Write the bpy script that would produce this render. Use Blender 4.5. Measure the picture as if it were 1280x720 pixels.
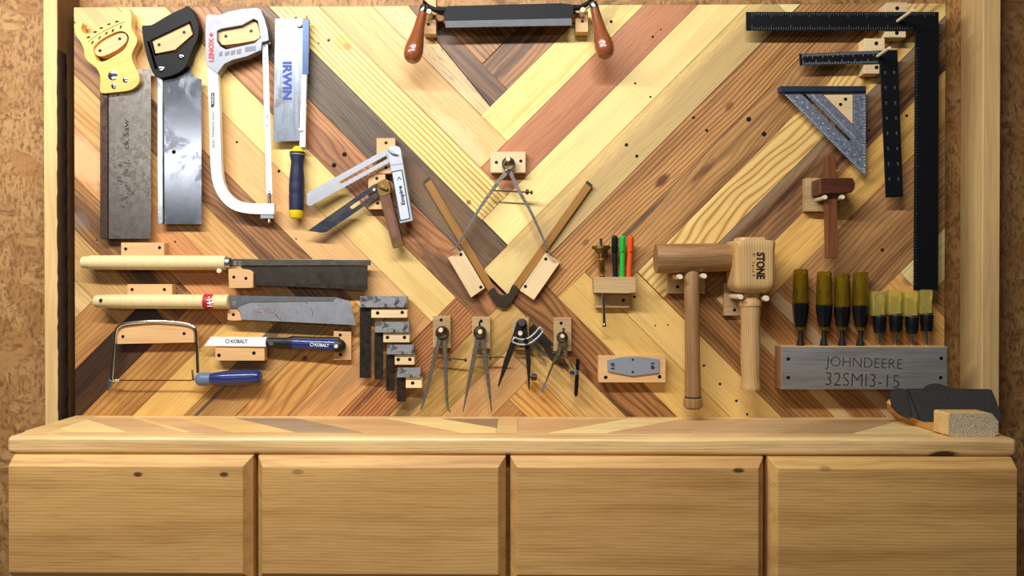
import bpy, bmesh, math, random
from mathutils import Vector, Matrix
from mathutils.geometry import tessellate_polygon
random.seed(7)
SC = bpy.context.scene
COL = SC.collection
for o in list(bpy.data.objects):
    bpy.data.objects.remove(o)

# ------------------------------------------------------------------ camera
DIST, FPX, CAMZ = 1.74, 1000.0, 1.19
YAW, PITCH = math.radians(0.73), math.radians(0.4)
cam_data = bpy.data.cameras.new('camera')
cam_data.sensor_width = 36.0
cam_data.lens = 36.0 * FPX / 1280.0
cam_data.clip_start = 0.05
cam = bpy.data.objects.new('camera', cam_data)
COL.objects.link(cam)
CAMP = Vector((DIST * math.tan(YAW), -DIST, CAMZ))
cam.location = CAMP
cam.rotation_euler = (math.pi / 2 - PITCH, 0, YAW)
SC.camera = cam
CR = cam.rotation_euler.to_matrix()

# ------------------------------------------------------------------ world and lamps
world = bpy.data.worlds.new('world')
SC.world = world
world.use_nodes = True
world.node_tree.nodes['Background'].inputs[0].default_value = (1.0, 0.96, 0.91, 1)
world.node_tree.nodes['Background'].inputs[1].default_value = 0.035


def strip_lamp(name, loc, target, sx, sy, watts, col):
    d = bpy.data.lights.new(name, 'AREA')
    d.shape = 'RECTANGLE'
    d.size, d.size_y = sx, sy
    d.energy = watts
    d.color = col
    o = bpy.data.objects.new(name, d)
    COL.objects.link(o)
    o.location = loc
    o.rotation_euler = (Vector(target) - Vector(loc)).to_track_quat('-Z', 'Y').to_euler()
    return o


strip_lamp('ceiling_strip_lamp', (-0.62, -1.14, CAMZ + 1.04), (-0.5, 0, CAMZ - 0.1), 1.9, 0.05, 46, (1.0, 0.975, 0.94))
strip_lamp('rear_ceiling_strip_lamp', (-2.0, -4.5, CAMZ + 0.95), (-1.2, 0, CAMZ), 2.4, 0.16, 17, (1.0, 0.97, 0.93))
SC.view_settings.view_transform = 'Standard'
SC.view_settings.look = 'None'
SC.view_settings.exposure = 0.0
SC.view_settings.gamma = 1.0
SC.view_settings.use_curve_mapping = False


# ------------------------------------------------------------------ pixel rays to places in the room
def ray(x, y):
    return CR @ Vector(((x - 640) / FPX, -(y - 360) / FPX, -1.0))


def W(x, y, h=0.0):
    """the point seen at (x, y) that lies h metres in front of the board"""
    d = ray(x, y)
    return CAMP + d * ((-h - CAMP.y) / d.y)


def PZ(x, y, z):
    d = ray(x, y)
    return CAMP + d * ((z - CAMP.z) / d.z)


def px(n, h=0.0):
    return n * (DIST - h) / FPX


# ------------------------------------------------------------------ materials
def lin(c):
    if isinstance(c, str):
        c = c.lstrip('#')
        c = [int(c[i:i + 2], 16) for i in (0, 2, 4)]
    r = []
    for v in c[:3]:
        v = v / 255.0
        r.append(v / 12.92 if v <= 0.04045 else ((v + 0.055) / 1.055) ** 2.4)
    return (r[0], r[1], r[2], 1.0)


def mul(c, k):
    return (min(1, c[0] * k), min(1, c[1] * k), min(1, c[2] * k), 1)


class NT:
    def __init__(s, tree):
        s.t = tree

    def n(s, kind, **kw):
        nd = s.t.nodes.new(kind)
        for k, v in kw.items():
            setattr(nd, k, v)
        return nd

    def link(s, a, b):
        s.t.links.new(a, b)

    def put(s, sock, v):
        if hasattr(v, 'is_linked') or isinstance(v, bpy.types.NodeSocket):
            s.link(v, sock)
        else:
            sock.default_value = v

    def math(s, op, a, b=0.0, c=None, clamp=False):
        nd = s.n('ShaderNodeMath', operation=op, use_clamp=clamp)
        s.put(nd.inputs[0], a)
        s.put(nd.inputs[1], b)
        if c is not None:
            s.put(nd.inputs[2], c)
        return nd.outputs[0]

    def vmath(s, op, a, b=None, scale=None):
        nd = s.n('ShaderNodeVectorMath', operation=op)
        s.put(nd.inputs[0], a)
        if b is not None:
            s.put(nd.inputs[1], b)
        if scale is not None:
            s.put(nd.inputs['Scale'], scale)
        return nd.outputs['Value'] if op in ('LENGTH', 'DISTANCE', 'DOT_PRODUCT') else nd.outputs['Vector']

    def noise(s, vec, scale=1.0, detail=2.0, rough=0.5, dist=0.0):
        nd = s.n('ShaderNodeTexNoise')
        s.link(vec, nd.inputs['Vector'])
        nd.inputs['Scale'].default_value = scale
        nd.inputs['Detail'].default_value = detail
        nd.inputs['Roughness'].default_value = rough
        nd.inputs['Distortion'].default_value = dist
        return nd.outputs['Fac']

    def smooth(s, v, lo, hi):
        nd = s.n('ShaderNodeMapRange', interpolation_type='SMOOTHSTEP', clamp=True)
        s.put(nd.inputs['Value'], v)
        nd.inputs['From Min'].default_value = lo
        nd.inputs['From Max'].default_value = hi
        return nd.outputs['Result']

    def mix(s, fac, a, b, blend='MIX'):
        nd = s.n('ShaderNodeMix', data_type='RGBA', blend_type=blend)
        s.put(nd.inputs[0], fac)
        s.put(nd.inputs[6], a)
        s.put(nd.inputs[7], b)
        return nd.outputs[2]


def grain_group():
    g = bpy.data.node_groups.new('wood_grain', 'ShaderNodeTree')
    for nm, ty in (('Color', 'NodeSocketColor'), ('Dark', 'NodeSocketColor'), ('Light', 'NodeSocketColor'), ('Lines', 'NodeSocketFloat'),
                   ('LineScale', 'NodeSocketFloat'), ('Warp', 'NodeSocketFloat'), ('Grain', 'NodeSocketFloat'), ('Fine', 'NodeSocketFloat'),
                   ('Fleck', 'NodeSocketFloat'), ('Seed', 'NodeSocketFloat')):
        g.interface.new_socket(nm, in_out='INPUT', socket_type=ty)
    for nm, ty in (('Color', 'NodeSocketColor'), ('Height', 'NodeSocketFloat'), ('Coord', 'NodeSocketVector')):
        g.interface.new_socket(nm, in_out='OUTPUT', socket_type=ty)
    t = NT(g)
    gi, go = t.n('NodeGroupInput'), t.n('NodeGroupOutput')
    I = gi.outputs
    tc = t.n('ShaderNodeTexCoord').outputs['Object']
    off = t.n('ShaderNodeCombineXYZ')
    rnd = t.n('ShaderNodeObjectInfo').outputs['Random']
    sd = t.math('ADD', I['Seed'], t.math('MULTIPLY', rnd, 9.0))
    t.link(t.math('MULTIPLY', sd, 1.7), off.inputs[0])
    t.link(t.math('MULTIPLY', sd, 0.83), off.inputs[1])
    t.link(t.math('MULTIPLY', sd, 0.41), off.inputs[2])
    co = t.vmath('ADD', tc, off.outputs[0])
    warp = t.noise(t.vmath('MULTIPLY', co, (3.2, 9.0, 9.0)), 1.0, 2.0, 0.45)
    sep = t.n('ShaderNodeSeparateXYZ')
    t.link(co, sep.inputs[0])
    yy = t.math('ADD', sep.outputs[1], t.math('MULTIPLY', sep.outputs[2], 0.6))
    yy = t.math('ADD', yy, t.math('MULTIPLY', t.math('MULTIPLY', warp, I['Warp']), 0.06))
    ph = t.math('MULTIPLY', t.math('MULTIPLY', yy, I['LineScale']), 6.2832)
    wob = t.noise(t.vmath('MULTIPLY', co, (1.5, 30.0, 30.0)), 1.0, 1.0)
    s1 = t.math('SINE', t.math('ADD', ph, t.math('MULTIPLY', wob, 5.0)))
    ln = t.math('POWER', t.math('MULTIPLY_ADD', s1, 0.5, 0.5), 3.0)
    med = t.noise(t.vmath('MULTIPLY', co, (2.6, 34.0, 34.0)), 1.0, 3.0, 0.55, 0.2)
    big = t.noise(t.vmath('MULTIPLY', co, (2.0, 7.0, 7.0)), 1.0, 2.0, 0.5, 0.4)
    fine = t.noise(t.vmath('MULTIPLY', co, (14.0, 330.0, 330.0)), 1.0, 3.0, 0.6)
    flk = t.noise(t.vmath('MULTIPLY', co, (26.0, 190.0, 190.0)), 1.0, 4.0, 0.7, 0.6)
    c = t.mix(t.smooth(big, 0.42, 0.72), I['Color'], I['Light'])
    c = t.mix(t.math('MULTIPLY', t.smooth(med, 0.44, 0.74), I['Grain'], clamp=True), c, I['Dark'])
    lmod = t.math('MULTIPLY', ln, t.math('MULTIPLY_ADD', med, 1.2, 0.35))
    c = t.mix(t.math('MULTIPLY', lmod, I['Lines'], clamp=True), c, I['Dark'])
    c = t.mix(t.math('MULTIPLY', t.smooth(fine, 0.48, 0.70), I['Fine'], clamp=True), c, I['Dark'])
    c = t.mix(t.math('MULTIPLY', t.smooth(flk, 0.58, 0.70), I['Fleck'], clamp=True), c, (0.035, 0.025, 0.015, 1))
    t.link(c, go.inputs['Color'])
    t.link(t.math('ADD', fine, t.math('MULTIPLY', ln, -0.4)), go.inputs['Height'])
    t.link(tc, go.inputs['Coord'])
    return g


GRAIN = grain_group()


def new_mat(name):
    m = bpy.data.materials.new(name)
    m.use_nodes = True
    nt = m.node_tree
    p = nt.nodes['Principled BSDF']
    return m, NT(nt), p


def wood(name, col, dark=None, light=None, lines=0.25, lscale=110, warp=1.0, grain=0.5, fine=0.35, fleck=0.0, rough=0.5, seed=None,
         spots=(), bands=(), bump=0.25, coat=0.0):
    """spots: (x, y, rx, ry, colour, strength, ragged) in object metres; bands: (y0, width, colour, side)"""
    m, t, p = new_mat(name)
    c0 = lin(col)
    c0 = (c0[0] * 1.02, c0[1] * 0.985, c0[2] * 0.86, 1.0)
    d0 = tuple(v * k for v, k in zip(lin(dark), (0.92, 0.82, 0.68))) + (1.0,) if dark else (c0[0] * 0.42, c0[1] * 0.34, c0[2] * 0.27, 1)
    l0 = lin(light) if light else (min(1, c0[0] * 1.16), min(1, c0[1] * 1.2), min(1, c0[2] * 1.2), 1)
    g = t.n('ShaderNodeGroup')
    g.node_tree = GRAIN
    for k, v in (('Color', c0), ('Dark', d0), ('Light', l0), ('Lines', lines), ('LineScale', lscale), ('Warp', warp), ('Grain', grain),
                 ('Fine', fine), ('Fleck', fleck), ('Seed', random.uniform(0, 40) if seed is None else seed)):
        g.inputs[k].default_value = v
    c = g.outputs['Color']
    co = g.outputs['Coord']
    if spots or bands:
        sep = t.n('ShaderNodeSeparateXYZ')
        t.link(co, sep.inputs[0])
        nz = t.noise(t.vmath('MULTIPLY', co, (30.0, 110.0, 110.0)), 1.0, 3.0, 0.6)
        nz0 = t.math('SUBTRACT', nz, 0.5)
    for (y0, wid, bc, side) in bands:
        v = t.math('ADD', t.math('MULTIPLY', t.math('SUBTRACT', sep.outputs[1], y0), side), t.math('MULTIPLY', nz0, wid * 1.5))
        c = t.mix(t.math('MULTIPLY', t.smooth(v, 0.0, wid), 0.92), c, t.mix(0.35, lin(bc), c))
    for (sx, sy, rx, ry, bc, st, rag) in spots:
        d = t.vmath('LENGTH', t.vmath('MULTIPLY', t.vmath('SUBTRACT', co, (sx, sy, 0)), (1 / rx, 1 / ry, 0)))
        d = t.math('ADD', d, t.math('MULTIPLY', nz0, rag))
        f = t.math('SUBTRACT', 1.0, t.smooth(d, 0.45, 1.05))
        c = t.mix(t.math('MULTIPLY', f, st), c, lin(bc))
    t.link(c, p.inputs['Base Color'])
    p.inputs['Roughness'].default_value = rough
    p.inputs['Coat Weight'].default_value = coat
    b = t.n('ShaderNodeBump')
    b.inputs['Strength'].default_value = bump
    b.inputs['Distance'].default_value = 0.0006
    t.link(g.outputs['Height'], b.inputs['Height'])
    t.link(b.outputs[0], p.inputs['Normal'])
    return m


def metal(name, col, rough=0.32, blot=None, blot_amt=0.0, blot_scale=30.0, streak=(1, 1, 1), var=0.12, metallic=1.0, thresh=0.5, rvar=0.22):
    m, t, p = new_mat(name)
    tc = t.n('ShaderNodeTexCoord').outputs['Object']
    n1 = t.noise(t.vmath('MULTIPLY', tc, (streak[0] * 60, streak[1] * 60, streak[2] * 60)), 1.0, 4.0, 0.6)
    c = t.mix(t.math('MULTIPLY', n1, 1.0), mul(lin(col), 1 - var), mul(lin(col), 1 + var))
    r = t.math('MULTIPLY_ADD', n1, rvar, rough - rvar * 0.5)
    mt = metallic
    if blot:
        n2 = t.noise(t.vmath('MULTIPLY', tc, (blot_scale,) * 3), 1.0, 5.0, 0.65, 0.5)
        f = t.math('MULTIPLY', t.smooth(n2, thresh - 0.08, thresh + 0.12), blot_amt)
        c = t.mix(f, c, lin(blot))
        r = t.math('MULTIPLY_ADD', f, 0.3, r)
        mt = t.math('MULTIPLY_ADD', f, -0.6 * metallic, metallic)
    t.link(c, p.inputs['Base Color'])
    t.put(p.inputs['Roughness'], r)
    t.put(p.inputs['Metallic'], mt)
    return m


def plain(name, col, rough=0.5, metallic=0.0, var=0.08, scale=50.0, coat=0.0, trans=0.0, ior=1.45, spec=0.5):
    m, t, p = new_mat(name)
    tc = t.n('ShaderNodeTexCoord').outputs['Object']
    n1 = t.noise(tc, scale, 3.0, 0.55)
    t.link(t.mix(n1, mul(lin(col), 1 - var), mul(lin(col), 1 + var)), p.inputs['Base Color'])
    p.inputs['Roughness'].default_value = rough
    p.inputs['Metallic'].default_value = metallic
    p.inputs['Coat Weight'].default_value = coat
    p.inputs['Transmission Weight'].default_value = trans
    p.inputs['IOR'].default_value = ior
    p.inputs['Specular IOR Level'].default_value = spec
    return m


def osb(name, base, dark, light):
    m, t, p = new_mat(name)
    tc = t.n('ShaderNodeTexCoord').outputs['Object']
    cols = []
    wob = t.noise(tc, 14.0, 2.0)
    warped = t.vmath('ADD', tc, t.vmath('SCALE', t.n('ShaderNodeTexNoise').outputs['Color'], scale=0.02))
    c = None
    for k, (sc, st) in enumerate(((13.0, 1.0), (21.0, 0.75))):
        v = t.n('ShaderNodeTexVoronoi', feature='F1')
        t.link(t.vmath('MULTIPLY', warped, (1.0, 1.0, 0.55)), v.inputs['Vector'])
        v.inputs['Scale'].default_value = sc
        sep = t.n('ShaderNodeSeparateColor')
        t.link(v.outputs['Color'], sep.inputs[0])
        rot = t.n('ShaderNodeVectorRotate', rotation_type='Y_AXIS')
        t.link(tc, rot.inputs['Vector'])
        t.link(t.math('MULTIPLY', sep.outputs[0], 3.14), rot.inputs['Angle'])
        st_n = t.noise(t.vmath('MULTIPLY', rot.outputs[0], (16.0, 60.0, 170.0)), 1.0, 3.0, 0.6)
        cell = t.mix(sep.outputs[1], lin(base), lin(light))
        cell = t.mix(t.math('MULTIPLY', t.smooth(st_n, 0.42, 0.66), 0.85), cell, lin(dark))
        c = cell if c is None else t.mix(t.smooth(wob, 0.42, 0.58), c, cell)
    hole = t.noise(t.vmath('MULTIPLY', tc, (60, 60, 120)), 1.0, 4.0, 0.7)
    c = t.mix(t.math('MULTIPLY', t.smooth(hole, 0.68, 0.78), 0.8), c, mul(lin(dark), 0.35))
    t.link(c, p.inputs['Base Color'])
    p.inputs['Roughness'].default_value = 0.6
    b = t.n('ShaderNodeBump')
    b.inputs['Strength'].default_value = 0.5
    b.inputs['Distance'].default_value = 0.001
    t.link(hole, b.inputs['Height'])
    t.link(b.outputs[0], p.inputs['Normal'])
    return m


# ------------------------------------------------------------------ objects
WM = {}


def frame_at(origin, ang=0.0):
    """local X along the wall at ang (counter-clockwise as seen), local Z out of the wall"""
    c, s = math.cos(ang), math.sin(ang)
    X, Y, Z = Vector((c, 0, s)), Vector((-s, 0, c)), Vector((0, -1, 0))
    M = Matrix((X, Y, Z)).transposed().to_4x4()
    M.translation = origin
    return M


def link_obj(o, M, parent):
    COL.objects.link(o)
    WM[o] = M
    if parent is not None:
        o.parent = parent
        o.matrix_parent_inverse = WM[parent].inverted()
    o.matrix_basis = M
    return o


def tag(o, label=None, cat=None, group=None, kind=None):
    for k, v in (('label', label), ('category', cat), ('group', group), ('kind', kind)):
        if v:
            o[k] = v
    return o


def thing(name, label, cat, x, y, h=0.0, group=None):
    o = bpy.data.objects.new(name, None)
    o.empty_display_size = 0.02
    link_obj(o, Matrix.Translation(W(x, y, h)), None)
    return tag(o, label, cat, group)


def add_mesh(name, verts, faces, mat, parent=None, M=None, smooth=None, bevel=0.0, segs=2, recalc=True):
    if M is None:
        cen = sum((Vector(v) for v in verts), Vector()) / len(verts)
        M = frame_at(cen)
    Mi = M.inverted()
    me = bpy.data.meshes.new(name)
    me.from_pydata([tuple(Mi @ Vector(v)) for v in verts], [], faces)
    if recalc:
        bm = bmesh.new()
        bm.from_mesh(me)
        bmesh.ops.remove_doubles(bm, verts=bm.verts, dist=1e-6)
        bmesh.ops.recalc_face_normals(bm, faces=bm.faces)
        bm.to_mesh(me)
        bm.free()
    if smooth is not None:
        for p in me.polygons:
            p.use_smooth = True
        me.set_sharp_from_angle(angle=math.radians(smooth))
    me.materials.append(mat)
    o = bpy.data.objects.new(name, me)
    link_obj(o, M, parent)
    if bevel > 0:
        md = o.modifiers.new('bevel', 'BEVEL')
        md.width = bevel
        md.segments = segs
        md.limit_method = 'ANGLE'
        md.angle_limit = math.radians(40)
        md.use_clamp_overlap = True
    return o


def slab(name, pts, depth, mat, parent=None, holes=(), ang=0.0, bevel=0.0, segs=2, origin=None, smooth=None):
    """front outline of (x, y, h) pixels and heights; the back lies depth metres behind"""
    loops = [[W(*p) for p in pts]] + [[W(*p) for p in hl] for hl in holes]
    tris = tessellate_polygon([[(v.x, v.z, 0) for v in lp] for lp in loops])
    flat = [v for lp in loops for v in lp]
    n = len(flat)
    back = [v + Vector((0, depth, 0)) for v in flat]
    faces = [tuple(t) for t in tris] + [tuple(n + i for i in reversed(t)) for t in tris]
    base = 0
    for lp in loops:
        k = len(lp)
        for i in range(k):
            j = (i + 1) % k
            faces.append((base + i, base + j, n + base + j, n + base + i))
        base += k
    if origin is None:
        origin = sum(flat, Vector()) / n
    return add_mesh(name, flat + back, faces, mat, parent, frame_at(origin, math.radians(ang)), smooth=smooth, bevel=bevel, segs=segs)


def prism(name, poly, h0, h1, mat, parent=None, holes=(), ang=0.0, bevel=0.0, segs=2, origin=None, smooth=None):
    return slab(name, [(x, y, h1) for x, y in poly], h1 - h0, mat, parent, [[(x, y, h1) for x, y in hl] for hl in holes], ang, bevel, segs, origin, smooth)


def rect(x0, y0, x1, y1):
    return [(x0, y0), (x1, y0), (x1, y1), (x0, y1)]


def rrect(x0, y0, x1, y1, r, n=4):
    out = []
    for cx, cy, a0 in ((x1 - r, y0 + r, -90), (x1 - r, y1 - r, 0), (x0 + r, y1 - r, 90), (x0 + r, y0 + r, 180)):
        for i in range(n + 1):
            a = math.radians(a0 + 90.0 * i / n)
            out.append((cx + r * math.cos(a), cy + r * math.sin(a)))
    return out


def curve(pts, n=4, closed=True):
    """Catmull-Rom through the points"""
    k = len(pts)
    out = []
    for i in range(k if closed else k - 1):
        g = (lambda q: pts[q % k]) if closed else (lambda q: pts[max(0, min(k - 1, q))])
        p0, p1, p2, p3 = g(i - 1), g(i), g(i + 1), g(i + 2)
        for s in range(n):
            t = s / n
            out.append(tuple(0.5 * (2 * p1[d] + (p2[d] - p0[d]) * t + (2 * p0[d] - 5 * p1[d] + 4 * p2[d] - p3[d]) * t * t
                                    + (3 * p1[d] - p0[d] - 3 * p2[d] + p3[d]) * t ** 3) for d in range(len(p1))))
    if not closed:
        out.append(tuple(pts[-1]))
    return out


def ribbon(path, widths):
    """closed outline around a path of (x, y) with a width at each point"""
    L, R = [], []
    for i, (x, y) in enumerate(path):
        a = path[max(0, i - 1)]
        b = path[min(len(path) - 1, i + 1)]
        dx, dy = b[0] - a[0], b[1] - a[1]
        q = math.hypot(dx, dy) or 1
        w = widths[i] / 2 if not isinstance(widths, (int, float)) else widths / 2
        L.append((x - dy / q * w, y + dx / q * w))
        R.append((x + dy / q * w, y - dx / q * w))
    return L + R[::-1]


def teeth(p0, p1, n, amp):
    out = []
    dx, dy = p1[0] - p0[0], p1[1] - p0[1]
    q = math.hypot(dx, dy)
    nx, ny = dy / q * amp, -dx / q * amp
    for i in range(n):
        t = i / n
        out.append((p0[0] + dx * t, p0[1] + dy * t))
        t = (i + 0.5) / n
        out.append((p0[0] + dx * t + nx, p0[1] + dy * t + ny))
    out.append(p1)
    return out


def sweep(name, pts, rad, mat, parent=None, seg=10, closed=False, flat=1.0):
    """round rod through (x, y, h) points; rad in pixels, one or per point"""
    P = [W(*p) for p in pts]
    rr = [px(rad if isinstance(rad, (int, float)) else rad[i], pts[i][2]) for i in range(len(pts))]
    return sweep_w(name, P, rr, mat, parent, seg, closed, flat)


def sweep_w(name, P, rr, mat, parent=None, seg=10, closed=False, flat=1.0):
    n = len(P)
    verts, faces = [], []
    up = Vector((0, -1, 0))
    for i in range(n):
        a = P[(i - 1) % n] if closed else P[max(0, i - 1)]
        b = P[(i + 1) % n] if closed else P[min(n - 1, i + 1)]
        d = (b - a).normalized()
        s = d.cross(up)
        if s.length < 1e-3:
            s = d.cross(Vector((0, 0, 1)))
        s.normalize()
        u = s.cross(d).normalized()
        for k in range(seg):
            t = 2 * math.pi * k / seg
            verts.append(P[i] + s * (math.cos(t) * rr[i]) + u * (math.sin(t) * rr[i] * flat))
    for i in range(n if closed else n - 1):
        j = (i + 1) % n
        for k in range(seg):
            k2 = (k + 1) % seg
            faces.append((i * seg + k, i * seg + k2, j * seg + k2, j * seg + k))
    if not closed:
        faces.append(tuple(range(seg)))
        faces.append(tuple((n - 1) * seg + k for k in range(seg)))
    return add_mesh(name, verts, faces, mat, parent, smooth=50)


def lathe(name, p0, p1, prof, mat, parent=None, seg=28, flat=1.0, smooth=35, sq=2.0):
    """turned shape about the line p0-p1 ((x, y, h) each); prof: (t along the line, radius in pixels)"""
    A, B = W(*p0), W(*p1)
    d = B - A
    dn = d.normalized()
    s = dn.cross(Vector((0, -1, 0)))
    if s.length < 1e-3:
        s = Vector((1, 0, 0))
    s.normalize()
    u = s.cross(dn).normalized()
    verts, faces = [], []
    for t, r in prof:
        r = px(max(r, 0.02), p0[2] + (p1[2] - p0[2]) * t)
        for k in range(seg):
            q = 2 * math.pi * (k + 0.5) / seg
            k_ = (abs(math.cos(q)) ** sq + abs(math.sin(q)) ** sq) ** (-1.0 / sq)
            verts.append(A + d * t + s * (math.cos(q) * r * k_) + u * (math.sin(q) * r * flat * k_))
    for i in range(len(prof) - 1):
        for k in range(seg):
            k2 = (k + 1) % seg
            faces.append((i * seg + k, i * seg + k2, (i + 1) * seg + k2, (i + 1) * seg + k))
    faces.append(tuple(range(seg)))
    faces.append(tuple((len(prof) - 1) * seg + k for k in range(seg)))
    ang = math.atan2(dn.z, dn.x) if abs(dn.y) < 0.9 else 0.0
    return add_mesh(name, verts, faces, mat, parent, frame_at((A + B) / 2, ang), smooth=smooth)


def stud(name, x, y, r, h0, h1, mat, parent=None, seg=14, dome=0.0):
    """short round pin standing out of the board, its outer end seen at (x, y)"""
    C = W(x, y, h1)
    A, B = Vector((C.x, -h0, C.z)), C
    rm = px(r, h1)
    verts, faces = [], []
    rings = [(0, 1), (1 - 0.12 * (1 if dome == 0 else 0), 1), (1, 0.88)] if dome == 0 else [(0, 1), (1, 1), (1 + dome * 0.6, 0.8), (1 + dome, 0.4)]
    for t, k in rings:
        for q in range(seg):
            a = 2 * math.pi * q / seg
            verts.append(A + (B - A) * t + Vector((math.cos(a) * rm * k, 0, math.sin(a) * rm * k)))
    for i in range(len(rings) - 1):
        for q in range(seg):
            q2 = (q + 1) % seg
            faces.append((i * seg + q, i * seg + q2, (i + 1) * seg + q2, (i + 1) * seg + q))
    faces.append(tuple(range(seg)))
    faces.append(tuple((len(rings) - 1) * seg + q for q in range(seg)))
    return add_mesh(name, verts, faces, mat, parent, smooth=35)


def ring(name, x, y, ro, ri, h0, h1, mat, parent=None, seg=28):
    outer = [(x + ro * math.cos(2 * math.pi * k / seg), y + ro * math.sin(2 * math.pi * k / seg)) for k in range(seg)]
    inner = [(x + ri * math.cos(2 * math.pi * k / seg), y + ri * math.sin(2 * math.pi * k / seg)) for k in range(seg)]
    return prism(name, outer, h0, h1, mat, parent, holes=[inner], smooth=40)


def box_w(name, x0, x1, y0, y1, z0, z1, mat, parent=None, bevel=0.0, segs=2, ang=0.0):
    v = [Vector((x, y, z)) for z in (z0, z1) for y in (y0, y1) for x in (x0, x1)]
    f = [(0, 1, 3, 2), (4, 5, 7, 6), (0, 1, 5, 4), (2, 3, 7, 6), (0, 2, 6, 4), (1, 3, 7, 5)]
    cen = Vector(((x0 + x1) / 2, (y0 + y1) / 2, (z0 + z1) / 2))
    return add_mesh(name, v, f, mat, parent, frame_at(cen, ang), bevel=bevel, segs=segs)


def lettering(s, cx, cy, h, length, height, ang, mat, parent, weight=0.0, thick=0.00025, name='lettering', shear=0.0):
    cu = bpy.data.curves.new('text', 'FONT')
    cu.body = s
    cu.align_x, cu.align_y = 'CENTER', 'CENTER'
    cu.offset = weight
    cu.shear = shear
    cu.extrude = 0.02
    cu.resolution_u = 3
    tmp = bpy.data.objects.new('text', cu)
    COL.objects.link(tmp)
    dg = bpy.context.evaluated_depsgraph_get()
    me = bpy.data.meshes.new_from_object(tmp.evaluated_get(dg))
    bpy.data.objects.remove(tmp)
    bpy.data.curves.remove(cu)
    xs = [v.co.x for v in me.vertices]
    ys = [v.co.y for v in me.vertices]
    mx, my = (max(xs) + min(xs)) / 2, (max(ys) + min(ys)) / 2
    kx, ky = px(length, h) / (max(xs) - min(xs)), px(height, h) / (max(ys) - min(ys))
    for v in me.vertices:
        v.co = Vector(((v.co.x - mx) * kx, (v.co.y - my) * ky, thick if v.co.z > 0 else -0.0002))
    me.materials.clear()
    me.materials.append(mat)
    me.name = name
    o = bpy.data.objects.new(name, me)
    return link_obj(o, frame_at(W(cx, cy, h), math.radians(ang)), parent)


def marks(name, quads, h, mat, parent, thick=0.0002):
    """many tiny printed or engraved strokes, each a thin plate: (x0, y0, x1, y1, width)"""
    verts, faces = [], []
    for (x0, y0, x1, y1, w) in quads:
        poly = ribbon([(x0, y0), (x1, y1)], w)
        b = len(verts)
        for (x, y) in poly:
            verts.append(W(x, y, h + thick))
        for (x, y) in poly:
            verts.append(W(x, y, h + thick) + Vector((0, thick + 0.0002, 0)))
        faces += [(b, b + 1, b + 2, b + 3), (b + 7, b + 6, b + 5, b + 4)] + [(b + i, b + (i + 1) % 4, b + 4 + (i + 1) % 4, b + 4 + i) for i in range(4)]
    o = add_mesh(name, verts, faces, mat, parent)
    o['kind'] = 'stuff'
    return o

# ================================================================== the setting
M_OSB = osb('oriented_strand_board', '#a57440', '#6e4820', '#bd925c')
M_STUD = wood('pale_stud_pine', '#dcb985', lines=0.12, lscale=60, grain=0.3, fine=0.2, rough=0.6)
M_BARK = plain('dark_bark', '#3a2616', rough=0.9, var=0.5, scale=160)
M_STUDIN = wood('brown_stud_side', '#7a5530', lines=0.2, lscale=70, grain=0.6, fine=0.3, rough=0.7)
M_FLOOR = plain('concrete_floor', '#8d857a', rough=0.8, var=0.2, scale=8)

WALL_H = -0.075
box_w('wall_back', -1.75, 1.75, -WALL_H, -WALL_H + 0.012, 0.0, 2.45, M_OSB)['kind'] = 'structure'
box_w('floor', -2.4, 2.4, -5.6, 0.05, -0.02, 0.0, M_FLOOR)['kind'] = 'structure'


def wall_stud(name, xa, xb, side):
    """2x4 on edge against the wall; the inner long side and its bark are parts"""
    hf = 0.014
    x0, x1 = W(xa, 300, hf).x, W(xb, 300, hf).x
    o = box_w(name, x0, x1, -hf, -WALL_H - 0.0005, 0.0, 2.45, M_STUD, bevel=0.002, ang=math.pi / 2)
    o['kind'] = 'structure'
    return o, x0, x1, hf


sl, sx0, sx1, shf = wall_stud('trim_1', 55, 72, 1)
# darker brown inner side and waney bark edge of the stud
v, f = [], []
nz = 60
zt, zb_ = W(72, 62, shf).z, W(72, 525, shf).z
for i in range(nz + 1):
    z = zt + (zb_ - zt) * i / nz
    j = random.uniform
    wob = j(0, 0.0022)
    taper = min(1, i / 5)
    prof = [(sx1 - 0.0015 * taper + wob, shf + 0.0006), (sx1 + 0.0008 + wob * 1.5, shf - 0.001), (sx1 + 0.0022 + j(0, 0.002), shf - 0.016 - j(0, 0.004)),
            (sx1 + 0.001 + j(0, 0.001), shf - 0.034 - j(0, 0.004)), (sx1 - 0.001, shf - 0.036)]
    for (x, h) in prof:
        v.append(Vector((x, -h, z)))
for i in range(nz):
    for k in range(4):
        f.append((i * 5 + k, i * 5 + k + 1, i * 5 + 5 + k + 1, i * 5 + 5 + k))
add_mesh('bark', v, f, M_BARK, sl, smooth=70)
box_w('inner_side', sx1 - 0.001, sx1 + 0.0006, -shf + 0.002, -WALL_H - 0.001, 0.0, 2.45, M_STUDIN, sl, ang=math.pi / 2)
wall_stud('trim_2', 1228, 1250, -1)

# ================================================================== chevron board
BOARD = [(92.3, 9.3), (1182.0, 4.3), (1180.3, 523.0), (94.0, 521.0)]


def clip(poly, quad):
    """keep the part of poly inside the convex quad (clockwise on screen)"""
    out = poly
    for i in range(len(quad)):
        ax, ay = quad[i]
        bx, by = quad[(i + 1) % len(quad)]
        src, out = out, []
        for k in range(len(src)):
            p, q = src[k], src[(k + 1) % len(src)]
            dp = (bx - ax) * (p[1] - ay) - (by - ay) * (p[0] - ax)
            dq = (bx - ax) * (q[1] - ay) - (by - ay) * (q[0] - ax)
            if dp >= 0:
                out.append(p)
            if dp * dq < 0:
                t = dp / (dp - dq)
                out.append((p[0] + (q[0] - p[0]) * t, p[1] + (q[1] - p[1]) * t))
        if len(out) < 3:
            return []
    return out


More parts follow.
